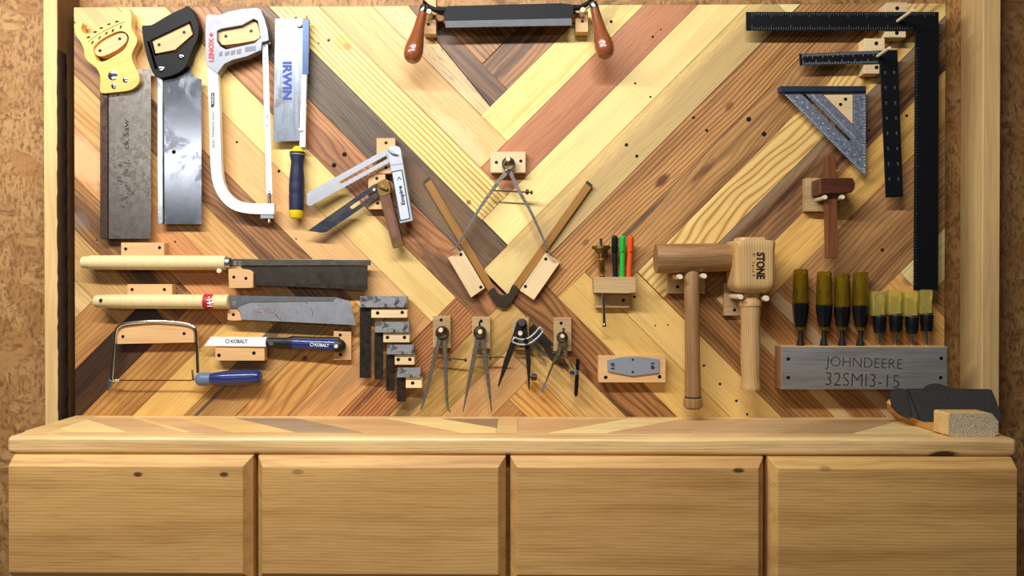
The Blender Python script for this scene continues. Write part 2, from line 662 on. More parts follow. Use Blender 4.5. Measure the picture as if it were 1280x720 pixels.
G = 0.32


def ab(a0, a1, b0, b1):
    a0, a1, b0, b1 = a0 + G, a1 - G, b0 + G, b1 - G
    return [((a + b) / 2, (a - b) / 2) for a, b in ((a0, b0), (a0, b1), (a1, b1), (a1, b0))]


board = thing('plank_tool_board', 'large wall board of reclaimed planks laid in a chevron pattern behind the tools', 'tool board', 640, 521)
prism('backing_panel', BOARD, WALL_H + 0.0012, -0.0125, wood('backing_brown', '#4a3120', rough=0.8), board)
M_HOLE = plain('nail_hole_black', '#0c0806', rough=0.9)


def plank(kind, poly, col, spots=(), bands=(), **kw):
    poly = clip(poly, BOARD)
    if not poly:
        return
    ang = -45 if kind == 'd' else 45
    cx = sum(p[0] for p in poly) / len(poly)
    cy = sum(p[1] for p in poly) / len(poly)
    org = W(cx, cy, 0)
    Mi = frame_at(org, math.radians(ang)).inverted()
    sp = []
    for (x, y, rx, ry, c, st, rg) in spots:
        q = Mi @ W(x, y, 0)
        sp.append((q.x, q.y, px(rx), px(ry), c, st, rg))
    bd = []
    for (x, y, wd, c, side) in bands:
        q = Mi @ W(x, y, 0)
        bd.append((q.y, px(wd), c, side))
    kw['lines'] = min(1, kw.get('lines', 0.25) * 1.2)
    kw['grain'] = min(1, kw.get('grain', 0.5) * 1.2)
    kw['fine'] = min(1, kw.get('fine', 0.35) * 1.25)
    if isinstance(col, str) and cx > 800:  # light put into the colour: planks brighten rightward to offset lamp falloff
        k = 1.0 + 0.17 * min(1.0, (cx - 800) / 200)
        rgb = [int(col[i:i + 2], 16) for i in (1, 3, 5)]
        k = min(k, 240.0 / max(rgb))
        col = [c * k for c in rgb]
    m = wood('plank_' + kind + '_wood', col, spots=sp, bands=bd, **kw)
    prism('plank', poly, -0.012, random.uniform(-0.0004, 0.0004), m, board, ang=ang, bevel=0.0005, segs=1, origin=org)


KN = '#4a2a14'
# upper left, running down to the right: (b0, b1, a_end, colour, options)
UL = [
    (-386, -322, 430, '#d8b078', {}),
    (-322, -258, 492, '#e2c08a', dict(lines=0.2)),
    (-258, -194, 556, '#c8a26a', dict(grain=0.45, dark='#8a683c')),
    (-194, -128, 621, '#a87848', dict(lines=0.5, lscale=95, grain=0.75, dark='#553618', spots=[(112, 270, 60, 14, '#6d4a2a', 0.6, 1.2), (180, 345, 26, 18, '#2c1a0e', 0.8, 1.4), (100, 275, 20, 12, '#77706a', 0.5, 1.2), (228, 357, 12, 7, '#4a2812', 0.8, 1)])),
    (-128, -64, 685, '#c98f5c', dict(grain=0.5, dark='#8c5632', spots=[(105, 200, 60, 26, '#e0b684', 0.8, 0.8)])),
    (-64, 0, 749, '#d3a468', dict(lines=0.35, lscale=70, grain=0.55, dark='#96693a', bands=[(110, 171, 7, '#f3dba4', -1)])),
    (0, 66, 814, '#a4744a', dict(lines=0.6, lscale=85, warp=1.6, grain=0.7, dark='#5c3a20')),
    (66, 137, 880, '#dcb07a', dict(grain=0.3, dark='#b98a54', lines=0.12)),
    (137, 198, 942, '#e4c584', dict(grain=0.35, dark='#b9924e', lines=0.08, fine=0.15)),
    (198, 262, 1006, '#b37c50', dict(lines=0.55, lscale=75, warp=1.8, grain=0.55, dark='#6f4226', spots=[(600, 300, 120, 40, '#8a5c36', 0.4, 0.8), (560, 345, 70, 22, '#4e3a28', 0.7, 1.3)])),
    (262, 327, 942, '#5c4b3a', dict(lines=0.35, lscale=140, grain=0.9, fine=0.6, dark='#2b2119', light='#7d6c58', spots=[(300, 20, 60, 40, '#8a5a38', 0.85, 0.6), (560, 265, 130, 26, '#84603f', 0.55, 1.0)])),
    (327, 391, 878, '#f3d88c', dict(lines=0.75, lscale=105, warp=0.25, grain=0.25, fine=0.1, dark='#a87a38', spots=[(434, 58, 6, 5, '#5a3112', 0.95, 0.4), (428, 54, 18, 11, '#d79a4c', 0.7, 0.6), (586, 253, 4, 4, '#8a5424', 0.9, 0.3), (411, 50, 3, 3, '#5a3112', 0.9, 0.3)])),
    (391, 457, 811, '#dfb47c', dict(grain=0.35, lines=0.1, dark='#b58550', spots=[(575, 175, 60, 22, '#e4c890', 0.7, 1.4)])),
]
for b0, b1, ae, c, kw in UL:
    fl = dict(lines=0.25)
    fl.update(kw)
    plank('d', ab(-500, ae, b0, b1), c, **fl)
plank('d', [(440, -17), (505, 0), (543.2, 48.3), (612.8, 133.6), (602.3, 144.6)], '#d7b98c', fleck=0.85, grain=0.3, lines=0.1, dark='#7c6548')
plank('d', [(505.6, 0), (526, 0), (555, 30), (633.6, 112), (613.4, 133), (543.8, 48)], '#7d5a42', grain=0.95, lines=0.45, lscale=60, dark='#3a2620')
plank('d', [(527, 0), (682, 0), (602.6, 79.8), (555.6, 29.6)], '#ab7c4e', lines=0.7, lscale=95, grain=0.6, dark='#4f3218')

# upper right, running down to the left: (a0, a1, b_start, colour, options)
UR = [
    (683, 746, 522, '#a9764c', dict(lines=0.5, lscale=80, grain=0.8, dark='#45301f', spots=[(640, 75, 90, 8, '#2e2018', 0.7, 1.0)])),
    (746, 811, 457, '#e9cf86', dict(grain=0.3, lines=0.06, dark='#bb9850', spots=[(760, 18, 26, 10, '#a08850', 0.6, 1.3)])),
    (811, 878, 391, '#bd7f59', dict(grain=0.4, lines=0.15, dark='#95593a', light='#d19d78')),
    (878, 941, 328, '#ecd496', dict(grain=0.25, lines=0.05, fine=0.12, dark='#d0ab6a')),
    (1006, 1073, 325, '#bd8c58', dict(lines=0.7, lscale=125, warp=0.6, grain=0.4, dark='#74481f', spots=[(828, 226, 14, 7, '#5c2c16', 0.85, 0.8), (912, 133, 9, 5, '#6b3d1c', 0.7, 0.7), (732, 303, 7, 4, '#6e4524', 0.7, 0.6)])),
    (1073, 1137, 391, '#ab7f52', dict(lines=0.45, lscale=120, warp=1.1, grain=0.6, dark='#6c4826', spots=[(880, 213, 26, 5, '#6c3f24', 0.8, 1), (905, 165, 60, 3.5, '#5c5448', 0.8, 0.8), (800, 277, 60, 3.5, '#57493a', 0.85, 0.8)])),
    (1137, 1202, 457, '#eecb86', dict(lines=0.75, lscale=52, warp=2.2, grain=0.25, fine=0.1, dark='#b9853f')),
    (1202, 1269, 521, '#8a6444', dict(lines=0.4, lscale=85, grain=0.85, dark='#43291a', bands=[(958, 259, 5, '#8a7c68', 1)])),
    (1269, 1335, 586, '#c99f5e', dict(grain=0.45, lines=0.1, dark='#93682f')),
    (1335, 1401, 652, '#aa7f55', dict(lines=0.4, lscale=110, grain=0.6, dark='#6e4a2a')),
    (1401, 1466, 718, '#9d744c', dict(lines=0.45, lscale=100, grain=0.6, dark='#644226')),
    (1466, 1530, 784, '#dcc791', dict(grain=0.2, lines=0.08)),
    (1530, 1596, 849, '#8f6538', dict(lines=0.6, lscale=55, grain=0.5)),
    (1596, 1720, 912, '#a37646', dict(lines=0.3)),
]
for a0, a1, bs, c, kw in UR:
    fl = dict(lines=0.25)
    fl.update(kw)
    plank('u', ab(a0, a1, bs, 2200), c, **fl)
plank('u', ab(941, 1006, 266, 967), '#dcbd80', grain=0.45, lines=0.1, dark='#a58350', bands=[(800, 145, 16, '#b89c6a', -1)],
      spots=[(620, 350, 60, 30, '#ecd28c', 0.8, 0.5)])
plank('u', ab(941, 1006, 967, 2200), '#ead9a0', grain=0.2, lines=0.1)

# lower left, running down to the left: (a0, a1, b_end, colour, options)
LL = [
    (430, 492, -322, '#c89a60', {}),
    (492, 556, -258, '#bd8b54', dict(lines=0.35)),
    (556, 621, -194, '#3d2617', dict(lines=0.3, grain=0.7, dark='#1c0f08', light='#54361f')),
    (621, 685, -128, '#bd8c50', dict(lines=0.5, lscale=90, warp=0.5, dark='#7d5426')),
    (685, 749, -64, '#dfb870', dict(grain=0.25, lines=0.08, dark='#b28842')),
    (749, 814, 0, '#b48b54', dict(grain=0.5, fleck=0.25, dark='#6b4c28', spots=[(266, 498, 60, 3, '#3f3428', 0.9, 0.8), (310, 455, 60, 26, '#6a5435', 0.75, 1.3), (330, 425, 40, 18, '#4a3a28', 0.6, 1.4)])),
    (814, 880, 66, '#cb9958', dict(lines=0.55, lscale=60, warp=1.8, grain=0.35, dark='#8f5c28', spots=[(381, 448, 5, 4, '#5a2c10', 0.9, 0.5), (304, 510, 12, 6, '#a06030', 0.7, 0.6)])),
    (880, 942, 137, '#cf9c66', dict(lines=0.2, grain=0.45, dark='#96643c', spots=[(440, 470, 80, 10, '#8c6a48', 0.5, 1.2)])),
    (942, 1006, 198, '#b57a4a', dict(lines=0.75, lscale=150, warp=0.4, grain=0.5, dark='#6e4020', spots=[(530, 410, 40, 4, '#5e3216', 0.7, 1.2), (460, 495, 40, 4, '#5e3216', 0.7, 1.2)])),
    (1006, 1072, 262, '#c9a462', dict(grain=0.5, fleck=0.2, lines=0.1, dark='#7f6432', spots=[(512, 508, 40, 12, '#4f4028', 0.8, 1.2), (560, 455, 60, 8, '#8c6c38', 0.6, 1.4)])),
    (1072, 1135, 198, '#cfa270', dict(grain=0.3, lines=0.15, dark='#a1734a')),
    (1135, 1260, 137, '#b9874e', dict(lines=0.3)),
]
for a0, a1, be, c, kw in LL:
    fl = dict(lines=0.25)
    fl.update(kw)
    plank('u', ab(a0, a1, -1200, be), c, **fl)

# lower right, running down to the right: (b0, b1, a_start, colour, options)
LR = [
    (137, 198, 1135, '#dba862', dict(lines=0.6, lscale=75, warp=0.9, grain=0.3, dark='#9e6a2e')),
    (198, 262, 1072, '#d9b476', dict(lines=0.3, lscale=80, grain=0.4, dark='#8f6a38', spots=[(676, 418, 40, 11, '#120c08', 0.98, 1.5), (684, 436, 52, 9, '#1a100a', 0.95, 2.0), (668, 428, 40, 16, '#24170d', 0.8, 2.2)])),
    (262, 325, 1006, '#a87646', dict(lines=0.7, lscale=70, warp=1.5, grain=0.6, dark='#61391a')),
    (325, 391, 1071, '#d7b26c', dict(grain=0.35, lines=0.05, dark='#ad8a4c')),
    (391, 456, 1136, '#dab876', dict(grain=0.25, lines=0.05, fine=0.2, dark='#b6934e')),
    (456, 521, 1202, '#9c6f42', dict(lines=0.55, lscale=110, warp=0.5, grain=0.55, dark='#5f3f20')),
    (521, 586, 1269, '#996b3e', dict(lines=0.4, grain=0.5, dark='#62401f', bands=[(1006, 461, 3, '#e0c48a', -1)])),
    (586, 652, 1335, '#9e6e42', dict(lines=0.4, grain=0.5, dark='#5c3a1c', bands=[(1010, 400, 3, '#cdb48a', -1)])),
    (652, 718, 1401, '#a8794a', dict(lines=0.4, bands=[(1100, 440, 3, '#d8b67c', -1)])),
    (718, 784, 1466, '#cc9a5c', dict(grain=0.3, lines=0.2, dark='#8f5e2c', spots=[(1134, 353, 9, 6, '#9a5c2c', 0.6, 1.2)])),
    (784, 849, 1530, '#9a6d40', dict(lines=0.4)),
]
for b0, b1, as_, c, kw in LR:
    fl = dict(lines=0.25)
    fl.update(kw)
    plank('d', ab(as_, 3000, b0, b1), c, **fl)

for (x, y, r) in [(816, 46, 1.5), (826, 37, 1.0), (764, 27, 2.0), (794, 104, 1.3), (813, 121, 1.3), (783, 181, 2.2), (796, 195, 2.0),
                  (867, 147, 1.9), (883.5, 163, 1.9), (936, 149, 3.2), (955, 167.5, 3.2), (1133.5, 144.5, 1.8), (1086.5, 163, 1.5),
                  (430.5, 193, 2.9), (417.5, 206.5, 3.0), (296, 177.5, 1.5), (276.5, 193.5, 1.2), (348.5, 214, 1.8), (370, 298.5, 1.0), (219, 302, 1.2),
                  (793, 371, 1.8), (819, 407, 1.0), (835, 406, 1.0), (880, 457, 1.6), (900, 480, 1.7), (920.5, 501, 1.7), (934, 518, 1.5),
                  (1103, 312.5, 2.2), (411, 50.5, 1.2), (398.5, 54, 1.1), (120.5, 300, 1.0)]:
    stud('nail_hole', x, y, r, -0.001, 0.0006, M_HOLE, board, seg=10)

# ================================================================== bench top and drawer cabinet
ZB = W(640, 520.5, 0).z
FRONT = -PZ(640, 547, ZB).y
XL, XR = W(7.5, 548, FRONT).x, W(1272.5, 550, FRONT).x
M_RAIL = wood('bench_rail_pine', '#e6c492', lines=0.3, lscale=170, warp=0.2, grain=0.45, fine=0.3, dark='#a07038', rough=0.36,
              spots=[(0.815, -0.013, 0.035, 0.010, '#3a1a0c', 0.95, 0.9)])
bench = thing('bench_top', 'long framed bench top with inlaid diagonal slats and a rounded front edge', 'bench top', 640, 521)
TH = 0.034
FR, BR = 0.055, 0.022
yb, yf = -0.0005, -FRONT
box_w('front_rail', XL, XR, yf, yf + FR, ZB - TH, ZB, M_RAIL, bench, bevel=0.009, segs=4)
box_w('back_rail', XL + 0.05, XR - 0.05, yb - BR, yb, ZB - TH, ZB, M_RAIL, bench, bevel=0.001)
for xa, xb in ((XL, XL + 0.05), (XR - 0.05, XR)):
    box_w('end_rail', xa, xb, yf + FR + 0.0004, yb, ZB - TH, ZB, M_STUD, bench, bevel=0.001, ang=0)
cx0, cx1 = PZ(621, 534, ZB).x, PZ(647, 534, ZB).x
box_w('centre_rail', cx0, cx1, yf + FR + 0.0003, yb - BR - 0.0003, ZB - TH, ZB, M_STUD, bench, bevel=0.0008)
# inlaid slats, clipped to the two panels
y0s, y1s = yf + FR + 0.0005, yb - BR - 0.0005


def inlay(xa, xb, slats, slope):
    quad = [(xa, -y1s), (xb, -y1s), (xb, -y0s), (xa, -y0s)]      # (x, depth towards viewer)
    for (sa, sb, c, kw) in slats:
        # boundaries given at the back edge; they run outwards towards the viewer
        run = slope * ((-y0s) - (-y1s))
        poly = [(sa, -y1s), (sb, -y1s), (sb + run, -y0s), (sa + run, -y0s)]
        poly = clip(poly, quad)
        if len(poly) < 3:
            continue
        m = wood('inlay_wood', c, **kw)
        vv = [Vector((x, -d, ZB - 0.0006)) for x, d in poly] + [Vector((x, -d, ZB - 0.014)) for x, d in poly]
        n = len(poly)
        ff = [tuple(range(n)), tuple(range(2 * n - 1, n - 1, -1))] + [(i, (i + 1) % n, n + (i + 1) % n, n + i) for i in range(n)]
        add_mesh('slat', vv, ff, m, bench, bevel=0.0004, segs=1)


xa, xb = XL + 0.0505, cx0 - 0.0004
P = lambda x: PZ(x, 523.5, ZB).x
slats = []
bounds = [P(-200), P(30), P(96), P(160), P(170), P(217), P(290), P(368), P(480), P(550), P(720)]
cols = ['#e8c88c', '#ecd096', '#d2ad84', '#e6c68c', '#d0a680', '#e6c184', '#a5917e', '#d9b080', '#f0d494', '#9c8468']
bounds = sorted(bounds)
for i in range(len(bounds) - 1):
    slats.append((bounds[i] + 0.0002, bounds[i + 1] - 0.0002, cols[i % len(cols)], dict(lines=0.12, grain=0.28, fine=0.12)))
inlay(xa, xb, slats, 1.1)
bounds = [P(560), P(700), P(785), P(852), P(932), P(945), P(1030), P(1048), P(1130), P(1215), P(1330), P(1420)]
cols = ['#d2ad84', '#d0a67a', '#f0d9a0', '#cdaa84', '#d6ac80', '#d0b08a', '#cfa67a', '#bd9a72', '#ecd29a', '#d8b684', '#cda878']
slats = [(bounds[i] + 0.0002, bounds[i + 1] - 0.0002, cols[i], dict(lines=0.12, grain=0.28, fine=0.12)) for i in range(len(bounds) - 1)]
inlay(cx1 + 0.0004, XR - 0.0505, slats, -1.1)

M_DRW = wood('drawer_front_pine', '#cfa46a', lines=0.3, lscale=160, warp=0.25, grain=0.4, fine=0.3, dark='#94642f', rough=0.5)
M_CARC = wood('cabinet_frame_wood', '#a87c4c', lines=0.25, grain=0.4, dark='#6a4826', rough=0.6)
cab = thing('drawer_cabinet', 'low pine cabinet under the bench top with four chamfered drawer fronts', 'cabinet', 640, 521)
cab_front = FRONT - 0.024
box_w('carcass', XL + 0.003, XR - 0.003, -cab_front, 0.0, 0.0, ZB - TH - 0.0005, M_CARC, cab, bevel=0.001)
CH = 0.018
DF = FRONT + CH + 0.002
ztop = W(640, 570.0, DF - CH).z
zbot = ztop - 0.235
drw = [(15, 315, 0, 1, [(0.155, 0.0), (0.255, 0.0)]), (321.5, 632, 1, 1, []), (638, 955, 1, 1, []), (961, 1267, 1, 0, [])]
for i, (xa, xb, cl, cr, kn) in enumerate(drw):
    h = DF - CH
    x0, x1 = W(xa, 575, h + 0.006).x, W(xb, 575, h + 0.006).x
    l, r = (CH if cl else 0.0005), (CH if cr else 0.0005)
    bk = [Vector((x0, -h, ztop)), Vector((x1, -h, ztop)), Vector((x1, -h, zbot)), Vector((x0, -h, zbot))]
    fr = [Vector((x0 + l * 0.75, -DF, ztop - CH)), Vector((x1 - r * 0.75, -DF, ztop - CH)), Vector((x1 - r * 0.75, -DF, zbot + CH)), Vector((x0 + l * 0.75, -DF, zbot + CH))]
    rear = [Vector((q.x, -cab_front - 0.0003, q.z)) for q in bk]
    ff = [(4, 5, 6, 7), (0, 1, 5, 4), (1, 2, 6, 5), (2, 3, 7, 6), (3, 0, 4, 7), (8, 9, 1, 0), (9, 10, 2, 1), (10, 11, 3, 2), (11, 8, 0, 3), (11, 10, 9, 8)]
    spots = []
    cxm = (x0 + x1) / 2
    czm = (ztop + zbot) / 2
    for (kx, ky) in {0: [(172, 593), (280, 593)], 2: [(923, 588)], 3: [(1032, 586)], 1: [(372, 590)]}[i]:
        q = W(kx, ky, DF)
        spots.append((q.x - cxm, q.z - czm, 0.011 if i == 0 else 0.014, 0.006, '#3c1c0e', 0.9 if i in (0, 2) else 0.45, 0.6))
    m = wood('drawer_front_pine', '#cfa46a', lines=0.3, lscale=160, warp=0.25, grain=0.4, fine=0.3, dark='#94642f', rough=0.5, spots=spots)
    add_mesh('drawer', bk + fr + rear, ff, m, cab, frame_at(Vector((cxm, -DF, czm))), bevel=0.0008, segs=1)

# ================================================================== shared tool materials
M_OAK = wood('holder_oak', '#d9b083', lines=0.1, lscale=200, grain=0.3, fine=0.3, dark='#b58a5c', rough=0.55)
M_PALE = wood('holder_maple', '#e2c9a6', lines=0.1, lscale=180, grain=0.25, fine=0.25, dark='#b99c76', rough=0.55)
M_GREYOAK = wood('holder_grey_oak', '#bda079', lines=0.15, lscale=150, grain=0.4, fine=0.35, dark='#7f6646', rough=0.6)
M_PEG = plain('pale_dowel', '#ead9b8', rough=0.55)
M_SCREW = plain('black_screw', '#15110e', rough=0.45, metallic=0.4)
M_STEEL = metal('brushed_steel', '#b3b7be', rough=0.3, streak=(14, 0.6, 1), var=0.14)
M_STEELV = metal('brushed_saw_steel', '#9298a4', rough=0.17, streak=(12, 0.35, 1), var=0.3, blot='#5c5e64', blot_amt=0.5, blot_scale=14, thresh=0.56, rvar=0.06)
M_BRIGHT = metal('bright_spine_steel', '#e6eaee', rough=0.22)
M_DKSTEEL = metal('dark_tool_steel', '#4e4a45', rough=0.42, blot='#2b241d', blot_amt=0.6, blot_scale=120)
M_RUST = metal('rusted_saw_plate', '#8a857f', rough=0.27, blot='#5a463a', blot_amt=0.6, blot_scale=75, thresh=0.52, var=0.3, rvar=0.14)
M_RUSTDK = metal('dark_rust_spine', '#5c4a40', rough=0.5, blot='#3a2a22', blot_amt=0.8, blot_scale=60)
M_BLACK = plain('black_plastic', '#0b0c0e', rough=0.5, spec=0.22)
M_BLACKSTEEL = plain('black_oxide_steel', '#0c0e12', rough=0.55, metallic=0.0, var=0.35, spec=0.25)
M_WHITE = plain('white_enamel', '#e6e6e3', rough=0.3, var=0.02, coat=0.2)
M_SILVER = metal('cast_aluminium', '#83868d', rough=0.5, var=0.1, metallic=0.6)
M_CHROME = metal('chrome', '#dfe2e5', rough=0.12, var=0.04)
M_NAVY = plain('navy_rubber', '#1a2242', rough=0.55)
M_NAVYG = plain('navy_gloss_plastic', '#232f6c', rough=0.22, coat=0.3)
M_YEL = plain('yellow_plastic', '#e3c51c', rough=0.4)
M_RED = plain('red_print', '#b3232f', rough=0.5)
M_BLUE = plain('blue_print', '#1d3f9c', rough=0.5)
M_INK = plain('dark_print', '#1a1a22', rough=0.6)
M_WPRINT = plain('white_print', '#e8ecf4', rough=0.5)
M_BEECH = wood('yellow_beech_handle', '#e2b662', lines=0.06, grain=0.2, fine=0.2, dark='#c08a3a', rough=0.38, coat=0.3)
M_ROSE = wood('rosewood', '#5a2f22', lines=0.3, lscale=150, grain=0.7, dark='#2a1310', rough=0.4, coat=0.2)
M_ROSE2 = wood('faded_rosewood', '#6e4834', lines=0.3, lscale=150, grain=0.6, dark='#3c241a', rough=0.5)
M_BRASS = metal('aged_brass', '#8d7240', rough=0.4, blot='#4f4022', blot_amt=0.6, blot_scale=90)
M_BRASSB = metal('polished_brass', '#d9b45c', rough=0.25)
M_BOX = wood('boxwood_rule', '#9c6e30', lines=0.12, grain=0.5, dark='#7a5220', rough=0.5)
M_BROWNH = wood('brown_drawknife_handle', '#8a4c2a', lines=0.15, grain=0.5, dark='#5c2d18', rough=0.28, coat=0.4)
M_HICK = wood('worn_hickory', '#a07a52', lines=0.3, lscale=160, grain=0.6, fine=0.5, dark='#684a2c', rough=0.6)
M_ASH = wood('pale_ash', '#cfac7c', lines=0.5, lscale=190, warp=0.25, grain=0.3, fine=0.25, dark='#9c7748', rough=0.5)
M_GREYW = wood('grey_stained_wood', '#7f8084', lines=0.1, lscale=200, grain=0.5, fine=0.45, dark='#4f5054', light='#8b8c90', rough=0.6)
M_SQALU = metal('grey_anodised_square', '#7d8596', rough=0.5, metallic=0.7, blot='#a5acb9', blot_amt=0.35, blot_scale=150)
M_TICK = plain('pale_scale_print', '#b9bdc6', rough=0.5)


def cane_mat():
    m, t, p = new_mat('cane_wrapped_handle')
    tc = t.n('ShaderNodeTexCoord').outputs['Object']
    sep = t.n('ShaderNodeSeparateXYZ')
    t.link(tc, sep.inputs[0])
    s = t.math('SINE', t.math('MULTIPLY', sep.outputs[0], 6.2832 / 0.0034))
    n1 = t.noise(t.vmath('MULTIPLY', tc, (160, 30, 30)), 1.0, 2.0)
    c = t.mix(t.math('MULTIPLY', n1, 1.0), lin('#ecd9a8'), lin('#e0c78c'))
    c = t.mix(t.math('MULTIPLY', t.smooth(s, 0.55, 1.0), 0.28), c, lin('#a5854c'))
    t.link(c, p.inputs['Base Color'])
    p.inputs['Roughness'].default_value = 0.5
    b = t.n('ShaderNodeBump')
    b.inputs['Strength'].default_value = 0.4
    b.inputs['Distance'].default_value = 0.0005
    t.link(t.math('MULTIPLY', s, -1.0), b.inputs['Height'])
    t.link(b.outputs[0], p.inputs['Normal'])
    return m


M_CANE = cane_mat()


def holder(label, shape, h1, screws=(), pegs=(), mat=None, ang=0.0, bevel=0.0008, h0=0.0005, extra=None, scr=2.2, peg_mat=None):
    """oak block screwed to the board; pegs: (x, y, r, h_tip)"""
    poly = rect(*shape) if len(shape) == 4 and not isinstance(shape[0], tuple) else list(shape)
    cx = sum(p[0] for p in poly) / len(poly)
    cy = sum(p[1] for p in poly) / len(poly)
    t = thing('holder_block', label, 'holder', cx, cy, 0.0)
    prism('body', poly, h0, h1, mat or M_OAK, t, ang=ang, bevel=bevel, segs=2)
    for (x, y) in screws:
        stud('screw', x, y, scr, h1 - 0.003, h1 + 0.0003, M_SCREW, t, seg=12)
    for (x, y, r, hp) in pegs:
        stud('peg', x, y, r, h1 - 0.002, hp, peg_mat or M_PEG, t)
    if extra:
        extra(t)
    return t


def c1(pts):     # crop of 6.4 x whose corner lies at (80, 0)
    return [(80 + x / 6.4, y / 6.4) for x, y in pts]


def c2(pts):
    return [(240 + x / 6.4, y / 6.4) for x, y in pts]


# ================================================================== hand saws, top row
t = thing('back_saw', 'rusty wide back saw with carved yellow wooden handle, first of the hanging saws', 'saw', 145, 298)
out = [(155.8, 10), (160.5, 10), (164.4, 20.3), (163.8, 33), (167.5, 41.4), (171.2, 48.4), (170.4, 55), (165.2, 65.6), (164.6, 72.7), (167.5, 81), (172.8, 92), (174.4, 101),
       (171, 107), (166, 111), (158, 113.6), (142.5, 115.4), (126, 115.8), (125.3, 103), (125, 95), (122, 87.5), (117, 82), (109.7, 76.6), (105.8, 70.3), (104.6, 61), (100.3, 51.6),
       (95, 44.5), (92.8, 36), (92.6, 31), (95.6, 28.4), (101.4, 27.2), (103, 30), (101.2, 35), (103.6, 40.6), (109.7, 42), (116, 39.8), (125, 32), (137.8, 25.8), (147, 21), (152.7, 15.6)]
grip = c1([(233, 405), (250, 360), (310, 308), (410, 258), (470, 250), (512, 280), (516, 325), (480, 395), (400, 450), (320, 490), (265, 480)])
hd = prism('handle', curve(out, 3), 0.010, 0.030, M_BEECH, t, holes=[curve(grip, 3)], ang=20, bevel=0.0028, segs=3)
bl = rect(126, 86, 188.6, 298)
prism('blade', [(134, 86), (188.4, 86.5)] + teeth((188.4, 100), (188.6, 298.2), 66, 0.5) + [(133, 298.5)], 0.018, 0.0192, M_RUST, t)
prism('spine', [(125, 112), (134.2, 112), (134.2, 298.6), (125, 298.6)], 0.0145, 0.0235, M_RUSTDK, t, bevel=0.001)
for x, y, r in ((140.8, 94.5, 6.0), (156.6, 100, 3.4), (142.3, 107.7, 3.4)):
    stud('rivet', x, y, r, 0.028, 0.0305, M_CHROME, hd, seg=20)
cv = []
for (x, y, a) in ((110.5, 46.5, -15), (119, 40, -12), (126.5, 35, -20), (136, 30.2, -20), (146, 27, -14), (115.5, 53, -60), (124.5, 47, -60), (133, 41.5, -58), (141, 38.2, -58), (151, 33.5, -66)):
    a = math.radians(a)
    for w, k in ((1.6, 1.0), (2.4, 0.55)):
        cv.append((x - 2.6 * k * math.cos(a), y - 2.6 * k * math.sin(a), x + 2.6 * k * math.cos(a), y + 2.6 * k * math.sin(a), w))
stem = [(110, 52), (118, 46), (128, 40), (138, 34.8), (147, 30.4), (156, 27.3)]
for p, q in zip(stem, stem[1:]):
    cv.append((p[0], p[1], q[0], q[1], 0.9))
marks('wheat_carving', cv, 0.0300, plain('carving_brown', '#6e5334', rough=0.7), hd)
lettering('ck Saw', 157.5, 168, 0.0192, 38, 7, 90, M_INK, t, weight=0.01)
st = [(random.gauss(155, 5) + (y - 215) * 0.14, y, 0) for y in range(200, 262, 2)]
marks('worn_print', [(x - random.uniform(1, 4), y, x + random.uniform(0, 4), y + random.uniform(-1.5, 1.5), random.uniform(0.6, 2.0)) for x, y, _ in st], 0.0192, plain('worn_ink', '#3c3734', rough=0.7), t, thick=0.0001)
bk = c1([(240, 402), (252, 365), (310, 315), (420, 264), (465, 258), (498, 280), (503, 310), (485, 348), (430, 395), (340, 440), (290, 450), (255, 435)])
holder('oval oak block inside the grip of the rusty back saw', curve(bk, 3), 0.024, c1([(287, 405), (445, 310)]), ang=30)

t = thing('pull_handle_saw', 'bright steel back saw with moulded black plastic handle', 'saw', 222, 280)
out = [(234, 7), (238.5, 10), (243, 18), (247, 28), (248.3, 37), (247, 48), (242.5, 58), (238.5, 67), (235, 78), (228.4, 87.5), (216, 94.2), (202, 97.4), (195.6, 96), (191.7, 92), (187.8, 84), (183.2, 70), (180, 56), (177.9, 42),
       (177.2, 34.5), (179, 31.6), (189.4, 31), (202, 23.6), (216, 15.8), (230, 9.6)]
h1_ = c1([(692, 322), (1008, 172), (1046, 275), (905, 418), (722, 446)])
h2_ = c1([(664, 330), (682, 335), (746, 545), (728, 556)])
hd = prism('handle', curve(out, 2), 0.009, 0.032, M_BLACK, t, holes=[h1_, h2_], bevel=0.0025, segs=3)
prism('blade', [(203, 90), (234, 70), (236, 75), (239.4, 91), (244, 97), (251, 98.8)] + teeth((251.4, 99), (251.3, 280), 62, 0.9) + [(203, 280)], 0.018, 0.0192, M_STEELV, t, holes=[[(217.3 + 2.6 * math.cos(k * 0.524), 190 + 2.6 * math.sin(k * 0.524)) for k in range(12)]])
prism('spine', [(196.2, 94), (203.2, 94), (203.8, 280.4), (197, 280.4)], 0.0145, 0.0235, M_BRIGHT, t, bevel=0.001)
for x, y, r in ((226, 70.6, 3.4), (201, 86, 4.1)):
    stud('rivet', x, y, r, 0.030, 0.033, M_CHROME, hd, seg=18, dome=0.3)
holder('angular oak block inside the black plastic saw handle', c1([(706, 326), (1000, 186), (1028, 275), (888, 398), (732, 428)]), 0.026, c1([(960, 258), (760, 358)]), ang=25)

